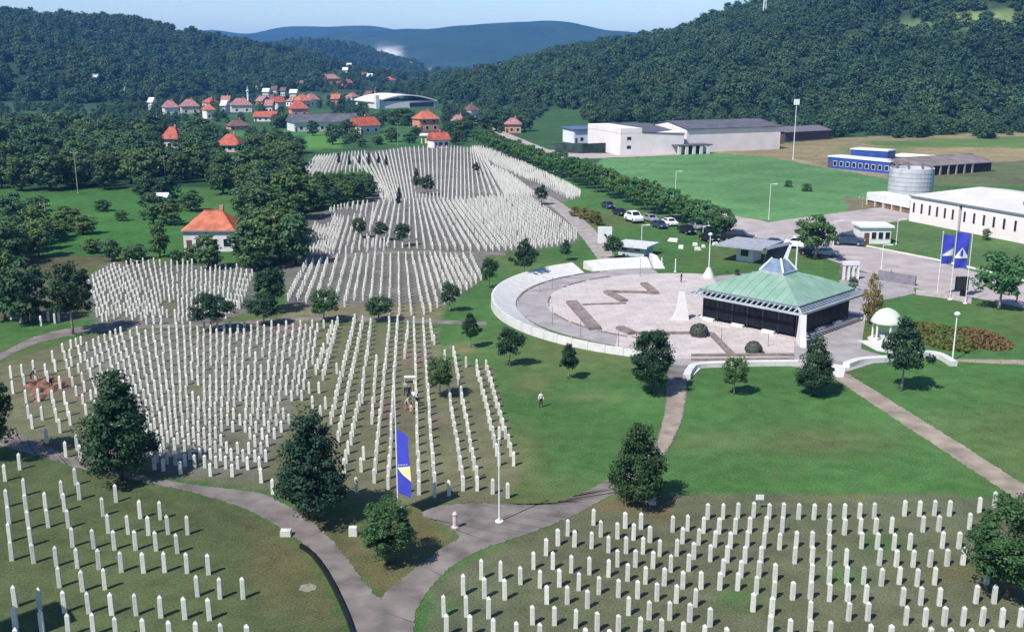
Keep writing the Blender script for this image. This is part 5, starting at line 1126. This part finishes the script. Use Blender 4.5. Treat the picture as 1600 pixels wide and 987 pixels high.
for lab, x, y, a, c, s in [('white van parked at the left end of the row of cars',990,347,1.9,CPW,VAN),('dark car parked left of the white van under the street trees',968,336,1.9,CPB,(1,1,1)),('second dark car from the left under the street trees',950,325,1.9,CPD,(1,1,1)),
  ('silver car parked right of the white van',1016,346,1.9,CPS,(1,1,1)),('white car half hidden under the tree crowns, third to the right of the van',1046,352,1.9,CPW,(1,1,1)),('dark car parked behind the hidden white car',1030,356,1.9,CPD,(1,1,1)),('black car parked in the shade in the middle of the row',1073,365,1.9,CPB,(1.05,1.05,1.1)),
  ('silver car between the black car and the long dark van',1088,358,1.9,CPS,(1,1,1)),('dark car in the shade under the last street tree of the row',1108,378,1.9,CPB,(1.05,1.05,1.15)),('long black van at the right end of the row of cars',1153,379,2.75,CPB,(1.35,1.15,1.6)),('black car just above the grey shelter roof',1210,385,2.75,CPB,(1,1,1)),
  ('black car in the shade of the single round street tree',1268,398,2.75,CPB,(1,1,1.1)),('silver car beside the black one under the round street tree',1290,400,2.75,CPS,(1,1,1)),('white van parked left of the round street tree',1246,388,2.75,CPW,(1.1,1.1,1.4)),('dark blue van beside the small white kiosk',1325,383,2.8,CPD,(1.3,1.15,1.5))]:
    car(lab, x, y, a, c, s)

# ================================================================== PEOPLE
def body_mesh(pose):
    J = {}; E = []
    def j(n, p, r, par=None):
        J[n] = (len(J), Vector(p), r)
        if par: E.append((J[par][0], J[n][0]))
    ln = .32 if pose == 'bend' else 0.0; hip = .95 if pose != 'crouch' else .45
    j('pelvis',(0,0,hip),.14); j('waist',(0,-.03-ln*.3,hip+.17),.125,'pelvis'); j('chest',(0,-.05-ln*.8,hip+.38-ln*.15),.155,'waist'); j('neck',(0,-.05-ln*1.15,hip+.55-ln*.3),.06,'chest'); j('skull',(0,-.07-ln*1.3,hip+.64-ln*.34),.055,'neck')
    for s, n in ((-1,'l'),(1,'r')):
        j('sh'+n,(s*.18,-.05-ln,hip+.47-ln*.22),.07,'chest')
        el = (s*.27,-.02-ln*1.1,hip+.2-ln*.4) if pose != 'hold' or s < 0 else (s*.26,-.12,hip+.22); j('el'+n,el,.048,'sh'+n)
        wr = (s*.27,-.12-ln*1.4,hip-.03-ln*.3) if pose != 'hold' else (s*.08,-.3,hip+.27); j('wr'+n,wr,.034,'el'+n)
        hd = Vector(wr)+(Vector(wr)-Vector(el)).normalized()*.09; j('hd'+n,hd,.035,'wr'+n)
        j('th'+n,(s*.10,.0,hip-.06),.095,'pelvis')
        kn = (s*.12,-.05,hip*.52) if pose != 'crouch' else (s*.14,-.38,.48); j('kn'+n,kn,.065,'th'+n)
        an = (s*.12+(0.06*s),.03,.09) if pose != 'crouch' else (s*.14,-.12,.09); j('an'+n,an,.045,'kn'+n); j('to'+n,(an[0],an[1]-.17,.04),.04,'an'+n)
    me = bpy.data.meshes.new('person'); me.from_pydata([v[1] for v in J.values()], E, []); o = bpy.data.objects.new('tmp', me); COL.objects.link(o)
    o.modifiers.new('skin','SKIN'); sk = me.skin_vertices[0].data
    for i, v in enumerate(J.values()): sk[i].radius = (v[2], v[2]*(.72 if i in (0,1,2) else 1)); sk[i].use_root = (i == 0)
    ss = o.modifiers.new('sub','SUBSURF'); ss.levels = 1; ss.render_levels = 1
    dg = bpy.context.evaluated_depsgraph_get(); out = bpy.data.meshes.new_from_object(o.evaluated_get(dg)); bpy.data.objects.remove(o)
    hc = J['skull'][1]+Vector((0,-.015,.11)); b = MB(); n = 12
    for i in range(9):
        ph = pi*i/8
        for k in range(n):
            a = 2*pi*k/n; q = Vector((.075*sin(ph)*cos(a), .095*sin(ph)*sin(a), .12*cos(ph)))
            if abs(a-1.5*pi) < .3 and 3 <= i <= 5: q.y -= .022 if i == 4 else .008
            b.v.append(tuple(hc+q))
    for i in range(8):
        for k in range(n): b.f.append((i*n+k,(i+1)*n+k,(i+1)*n+(k+1)%n,i*n+(k+1)%n))
    for s, nn in ((-1,'l'),(1,'r')):
        hd = J['hd'+nn][1]; d = (hd-J['wr'+nn][1]).normalized(); sd_ = d.cross(Vector((1,0,0))).normalized()
        for k, L_ in enumerate((.07,.085,.08,.06)): p0 = hd+sd_*(k-1.5)*.019; b.tube([p0, p0+d*L_*.55, p0+d*L_*.9+Vector((-s*.018,0,0))], [.009,.008,.006], 5)
        p0 = hd-d*.05+sd_*.03; b.tube([p0, p0+sd_*.03+d*.03, p0+sd_*.04+d*.06], [.010,.009,.007], 5)
    bm = bmesh.new(); bm.from_mesh(out); tm = b.mesh('t'); bm.from_mesh(tm); bm.to_mesh(out); bm.free()
    zt = hip+.5
    for pl_ in out.polygons:
        c = pl_.center; pl_.use_smooth = True
        hx = min((c-J['hdl'][1]).length, (c-J['hdr'][1]).length)
        if (c-hc).length < .17 or hx < .11 or (c-J['neck'][1]).length < .07: pl_.material_index = 2
        elif c.z < .09: pl_.material_index = 3
        elif c.z < hip+.04 and abs(c.x) < .24: pl_.material_index = 1
        else: pl_.material_index = 0
    hair = MB()
    for i in range(6):
        ph = pi*.62*i/5
        for k in range(n): a = 2*pi*k/n; hair.v.append(tuple(hc+Vector((.084*sin(ph)*cos(a), .100*sin(ph)*sin(a)+.018, .13*cos(ph)+.008))))
    for i in range(5):
        for k in range(n): hair.f.append((i*n+k,(i+1)*n+k,(i+1)*n+(k+1)%n,i*n+(k+1)%n))
    return out, hair.mesh('hair')
BODY = {k: body_mesh(k) for k in ('stand','bend','hold','crouch')}
SKIN = mat('skin',(.50,.31,.22),.6); HAIR = mat('hair',(.03,.022,.018),.6); SHOE = mat('shoe',(.03,.028,.026),.6)
CL = dict(white=FWHITE, black=BLACK, blue=mat('cloth_blue',(.10,.16,.32),.9), navy=mat('cloth_navy',(.02,.025,.05),.9), beige=mat('cloth_beige',(.55,.42,.30),.9), grey=mat('cloth_grey',(.3,.31,.33),.9), pink=mat('cloth_pink',(.5,.28,.26),.9), pale=mat('cloth_pale',(.55,.62,.72),.9))
def person(label, x, y, pose, ang, top, legs, s=1.0):
    s *= .88
    q = G(x, y); e = empty('person', q, ang); e.scale = (s,s,s); tag(e, label, 'person', 'visitors'); bm_, hm = BODY[pose]; m = bm_.copy()
    for k in (CL[top], CL[legs], SKIN, SHOE): m.materials.append(k)
    link('body', m, None, e); link('hair', hm, HAIR, e)
person('person in white shirt and dark trousers standing alone on the lawn',845,636,'stand',.4,'white','black',1.03)
person('person in dark clothes standing alone on the grey plaza edge',1064,441,'stand',1.,'black','navy')
for i, (x, y, po, an, t, l, lab) in enumerate([(639,624,'stand',.5,'navy','black','person in navy standing in the group of visitors among the graves'),(647,632,'hold',-.6,'pale','grey','person in a pale blue shirt in the group of visitors among the graves'),(634,640,'bend',1.2,'beige','grey','person in beige bending down at the group of visitors among the graves'),(642,647,'crouch',2.4,'pink','beige','person in pink crouching at the front of the group among the graves'),(652,641,'stand',2.8,'black','black','person all in black at the right of the group among the graves'),(634,618,'hold',-.3,'grey','navy','person in grey at the back of the group among the graves')]): person(lab, x, y, po, an, t, l)
person('person in dark clothes standing by a stone at the sparse left graves',80,607,'bend',.8,'black','navy'); person('person in pink crouching between the sparse left graves',97,604,'crouch',-.8,'pink','black'); person('person in dark clothes bending over the fresh earth at the left',49,597,'bend',2.,'navy','black')
person('person in dark clothes walking at the roadside right of the flagpoles',1588,472,'stand',.6,'navy','black'); person('person standing at the white arcade gate by the road',1391,437,'stand',.3,'navy','black'); person('person in white beside the pavilion corner',1247,528,'stand',.3,'white','black',.98)
# parasol-like tent beside the group of visitors
p = G(640,598); e = empty('grave_table', p); tag(e, 'small white slab table at the group of visitors among the graves', 'table'); MB().box(-.55,.55,-.3,.3,.62,.7).build('top', STONE, e)
for sx in (-.45,.45): MB().box(sx-.06,sx+.06,-.22,.22,-.05,.62).build('leg', STONE, e)

# ================================================================== HAZE
hzm = bpy.data.materials.new('haze'); hzm.use_nodes = True; nt = hzm.node_tree; nt.nodes.remove(nt.nodes['Principled BSDF'])
pv = nt.nodes.new('ShaderNodeVolumePrincipled'); pv.inputs['Color'].default_value = (.13,.40,1.0,1); pv.inputs['Density'].default_value = 1.35e-4; pv.inputs['Anisotropy'].default_value = 0.0
nt.links.new(pv.outputs[0], nt.nodes['Material Output'].inputs['Volume'])
tag(MB().box(-7600,7600,-800,7400,-1.2,ZMAX+30).build('haze', hzm), 'thin blue summer haze filling the valley', 'haze', kind='stuff')
